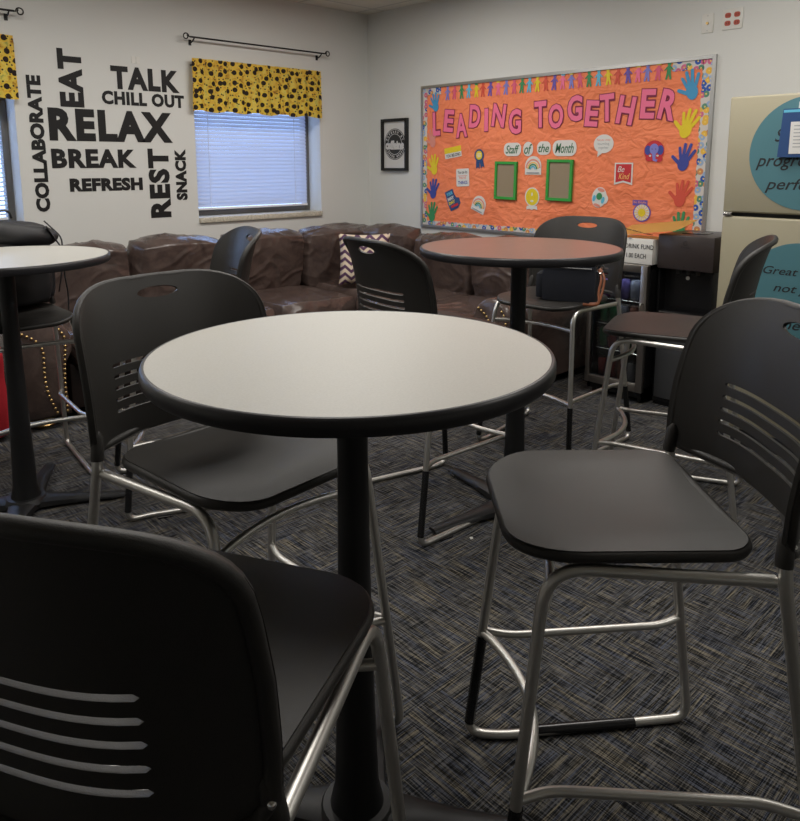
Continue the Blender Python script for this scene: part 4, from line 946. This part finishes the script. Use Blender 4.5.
for nm, c_ in (('red', (0.16, 0.015, 0.015)), ('green', (0.02, 0.09, 0.03)), ('silver', (0.16, 0.16, 0.17)), ('purple', (0.07, 0.05, 0.13)), ('brown', (0.13, 0.05, 0.03))):
    M['can_' + nm] = mat('can_' + nm, c_, 0.25, metal=0.6)
rowsc = [(shz[0] - 0.009, ['red', 'red', 'brown', 'silver', 'brown'], 'bottom shelf'), (shz[1] + 0.003, ['green', 'red', 'silver', 'green', 'silver'], 'second lowest shelf'), (shz[2] + 0.003, ['green', 'green', 'silver', 'brown', 'red'], 'second highest shelf'), (shz[3] + 0.003, ['purple', 'silver', 'purple', 'silver', 'purple'], 'top shelf')]
place = ['at the left end', 'second from the left', 'in the middle', 'second from the right', 'at the right end']
base = {}
for z, cs, sh in rowsc:
    for k, c_ in enumerate(cs):
        yy = CY0 - 0.058 - k * 0.068
        if c_ not in base:
            o = thing('drink_can', '', 'can', group='cans in the beverage cooler'); bmc = can_bm()
            cbdy = link('can_body', bmc, 'can_' + c_, o); bm2 = newbm(); lathe(bm2, [(0.0235, 0.1172), (0.0235, 0.1185), (0, 0.1185)], 20); link('lid', bm2, 'chrome_bright', o); base[c_] = o
        else: o = dup(base[c_], (0, 0, 0), 0, '')
        o.location = (-0.385, yy, z); o['label'] = '%s can %s, cooler\'s %s' % (c_, place[k], sh)

# sign box on the cooler with flyer
sb = thing('sign_box', 'white box reading FIREBIRD DRINK FUND 1.00 EACH on the cooler', 'sign', (-0.345, -2.865, CH))
bm = newbm(); box(bm, -0.105, 0.105, -0.165, 0.180, 0, 0.150, 0.003); link('box', bm, 'white', sb)
ms = Matrix(((0, 0, -1, -0.1055), (-1, 0, 0, 0.0), (0, 1, 0, 0.0), (0, 0, 0, 1)))
link('lettering', text_bm('FIREBIRD DRINK FUND', 0.31, 0.027, 0.001, ms @ T(0.015, 0.104, 0), 0.010, space=1.05), 'ink', sb, False)
link('lettering', text_bm('1.00 EACH', 0.125, 0.028, 0.001, ms @ T(0.062, 0.048, 0), 0.008, space=1.05), 'ink', sb, False)
bm = newbm(); prism(bm, ell(0.02, 0.150, 0.008, 0.006, 10), -0.001, 0.004, ms); link('tab', bm, 'grey', sb)
fl = thing('yellow_flyer', 'yellow-orange flyer lying on the white sign box', 'flyer', (-0.335, -2.875, CH + 0.1515))
bm = newbm(); nn = 14; g = []
for i in range(nn + 1):
    rw = []
    for j in range(5):
        u = i / nn; v = j / 4; yy = 0.14 - 0.42 * u; xx = -0.12 + 0.24 * v
        rw.append(bm.verts.new((xx, yy - 0.03 * v, 0.002 + 0.056 * u + 0.055 * v ** 1.3)))
    g.append(rw)
for i in range(nn):
    for j in range(4): bm.faces.new((g[i][j], g[i + 1][j], g[i + 1][j + 1], g[i][j + 1]))
bmesh.ops.solidify(bm, geom=bm.faces[:], thickness=0.0015)
link('sheet', bm, 'flyer', fl)
link('print', text_bm('FIREBIRD DRINK FUND DONATIONS', 0.24, 0.018, 0.001, Matrix(((0, 1, 0, -0.098), (-1, 0, 0, -0.02), (-0.16, 0.2, 1, 0.042), (0, 0, 0, 1))), 0.02), 'ink', fl, False)

# ------------------------------------------------------------------ water dispenser
wd = thing('water_dispenser', 'black water dispenser between the cooler and the fridge', 'dispenser', (-0.22, -3.210, 0))
hw = 0.162
bm = newbm(); box(bm, -0.18, 0.17, -hw, hw, 0.02, 0.56, 0.006); box(bm, -0.11, 0.17, -hw, hw, 0.56, 0.83); box(bm, -0.18, -0.11, -hw, -hw + 0.012, 0.56, 0.83); box(bm, -0.18, -0.11, hw - 0.012, hw, 0.56, 0.83); box(bm, -0.17, 0.16, -hw + 0.02, hw - 0.02, 0, 0.02)
link('cabinet', bm, 'applblack', wd, False)
bm = newbm(); box(bm, -0.20, 0.17, -hw - 0.004, hw + 0.004, 0.83, 1.03, 0.008); hd = link('control_head', bm, 'applbrown', wd)
bm = newbm(); box(bm, -0.10, 0.02, -0.06, 0.07, 1.03, 1.034, 0.001); link('top_cover', bm, 'applblack', hd)
mh = Matrix(((0, 0, -1, -0.2005), (-1, 0, 0, 0.0), (0, 1, 0, 0.0), (0, 0, 0, 1)))
bm = newbm()
for k in range(18):
    a0, a1 = R(50 + 17 * k), R(50 + 17 * (k + 1)); prism(bm, [(0.013 * math.cos(a0), 0.985 + 0.013 * math.sin(a0)), (0.013 * math.cos(a1), 0.985 + 0.013 * math.sin(a1)), (0.009 * math.cos(a1), 0.985 + 0.009 * math.sin(a1)), (0.009 * math.cos(a0), 0.985 + 0.009 * math.sin(a0))], 0, 0.001, mh)
text_bm('Primo', 0.05, 0.012, 0.001, mh @ T(0, 0.962, 0), 0, bm)
link('emblem', bm, 'ink', hd, False)
for k in (-1, 0, 1): bm = newbm(); prism(bm, ell(0.06 * k, 0.85, 0.005, 0.005, 10), 0, 0.001, mh); link('indicator_light', bm, 'ink', hd, False)
bm = newbm(); box(bm, -0.19, -0.182, -hw + 0.015, hw - 0.015, 0.05, 0.53, 0.003); link('door_panel', bm, 'applgrey', wd)
bm = newbm(); box(bm, -0.205, -0.11, -hw + 0.03, hw - 0.03, 0.565, 0.585, 0.004)
for k in range(9): box(bm, -0.2, -0.115, -hw + 0.045 + k * 0.0255, -hw + 0.049 + k * 0.0255, 0.585, 0.589)
link('drip_tray', bm, 'applblack', wd)
bm = newbm(); box(bm, -0.208, -0.204, -hw + 0.03, hw - 0.03, 0.573, 0.580); link('tray_trim', bm, 'chrome_bright', wd, False)
for k in (-1, 0, 1): bm = newbm(); lathe(bm, [(0, 0.80), (0.008, 0.80), (0.012, 0.83), (0, 0.83)], 12, (-0.145, 0.06 * k, 0)); link('spout', bm, 'applgrey', wd)
bm = newbm(); prism(bm, ell(0.015, 0.775, 0.012, 0.012, 16), 0.0, 0.001, Matrix(((0, 0, -1, -0.1105), (-1, 0, 0, 0.03), (0, 1, 0, 0.0), (0, 0, 0, 1)))); prism(bm, ell(0.015, 0.775, 0.008, 0.008, 16), 0.001, 0.0015, Matrix(((0, 0, -1, -0.1105), (-1, 0, 0, 0.03), (0, 1, 0, 0.0), (0, 0, 0, 1)))); link('round_sticker', bm, 'white', wd, False)

# ------------------------------------------------------------------ fridge
FY0, FY1 = -3.532, -4.25; FXF = -0.72
fr = thing('refrigerator', 'almond two-door refrigerator with teal quote circles at right', 'refrigerator', (-0.38, (FY0 + FY1) / 2, 0))
hw = (FY0 - FY1) / 2
bm = newbm(); box(bm, -0.27, 0.34, -hw, hw, 0.02, 1.745, 0.008); link('cabinet', bm, 'fridge', fr)
bm = newbm(); box(bm, -0.285, -0.27, -hw + 0.01, hw - 0.01, 0.09, 1.74); link('gasket', bm, 'gasket', fr, False)
bm = newbm(); box(bm, -0.34, -0.283, -hw, hw, 1.192, 1.752, 0.010, seg=3); fd = link('freezer_door', bm, 'fridge', fr)
bm = newbm(); box(bm, -0.34, -0.283, -hw, hw, 0.09, 1.172, 0.010, seg=3); ld = link('fridge_door', bm, 'fridge', fr)
bm = newbm(); box(bm, -0.345, -0.315, hw - 0.045, hw - 0.005, 1.174, 1.19, 0.003); link('hinge', bm, 'chrome_bright', fr)
for dd, z0, z1 in ((fd, 1.25, 1.6), (ld, 0.75, 1.12)): bm = newbm(); tube(bm, fillet([(-0.34, -hw + 0.06, z0), (-0.38, -hw + 0.06, z0), (-0.38, -hw + 0.06, z1), (-0.34, -hw + 0.06, z1)], 0.03), 0.010, 10); link('handle', bm, 'fridge', dd)
bm = newbm(); box(bm, -0.32, -0.27, -hw + 0.02, hw - 0.02, 0.0, 0.085); link('kick_plate', bm, 'gasket', fr)
def quote(name, lab, y, z, rad, lines):
    t = thing(name, lab, 'sticker', (-0.7205, y, z), group='teal quote circles on the fridge')
    bm = newbm(); prism(bm, ell(0, 0, rad, rad, 64), 0, 0.0012, L0); link('disc', bm, 'teal', t, False)
    for s, lx, lz, h_, w_ in lines: link('lettering', text_bm(s, w_, h_, 0.0008, L0 @ T(lx + w_ / 2, lz, 0.0012), 0.006, shear=0.32), 'ink', t, False)
# upper circle: centre y -3.905 z 1.475 ; lower: centre y -3.915 z 0.80
quote('quote_sticker', 'teal circle on the freezer door reading Strive for progress not perfection', -3.905, 1.477, 0.262, [('Strive for', -0.150, 0.085, 0.060, 0.28), ('progress not', -0.228, -0.045, 0.066, 0.42), ('perfection', -0.178, -0.150, 0.070, 0.36)])
quote('quote_sticker', 'teal circle on the lower fridge door starting Great things', -3.915, 0.800, 0.262, [('Great things', -0.165, 0.118, 0.050, 0.33), ('not just', -0.112, 0.035, 0.050, 0.23), ('complicated,', -0.190, -0.048, 0.050, 0.38), ('connected', -0.170, -0.130, 0.048, 0.34), ('relationships', -0.10, -0.200, 0.046, 0.24)])
hp = thing('paper_holder', 'blue magnetic holder with white slips on the freezer door', 'holder', (-0.722, -3.925, 1.575))
bm = newbm(); prism(bm, [(-0.132, 0.105), (0.11, 0.105), (0.11, -0.115), (-0.145, -0.115)], 0, 0.028, L0); link('pocket', bm, 'blue_poly', hp, False)
bm = newbm(); box(bm, -0.095, 0.10, -0.10, 0.045, 0.0285, 0.0295, 0, L0); lb = link('label_card', bm, 'white', hp, False)
bm = newbm(); [box(bm, -0.08, 0.07 - 0.01 * (k % 3), 0.025 - 0.016 * k, 0.029 - 0.016 * k, 0.0296, 0.03, 0, L0) for k in range(7)]; link('print_lines', bm, 'grey', lb, False)
bm = newbm(); box(bm, -0.07, 0.10, 0.05, 0.135, 0.004, 0.020, 0, L0); link('paper_slips', bm, 'white', hp, False)
bm = newbm(); box(bm, -0.13, 0.11, 0.088, 0.100, 0.028, 0.0285, 0, L0); link('rim_stripe', bm, 'skyblue', hp, False)
# tiny scrap on the carpet
bm = newbm(); prism(bm, [(-0.008, -0.005), (0.004, -0.008), (0.009, 0.002), (0.0, 0.008)], 0.0, 0.002)
o = link('paper_scrap', bm, 'white', None, False); o.location = (-2.42, -3.37, 0.001); tag(o, 'tiny white scrap of paper on the dark carpet between the stools', 'paper')
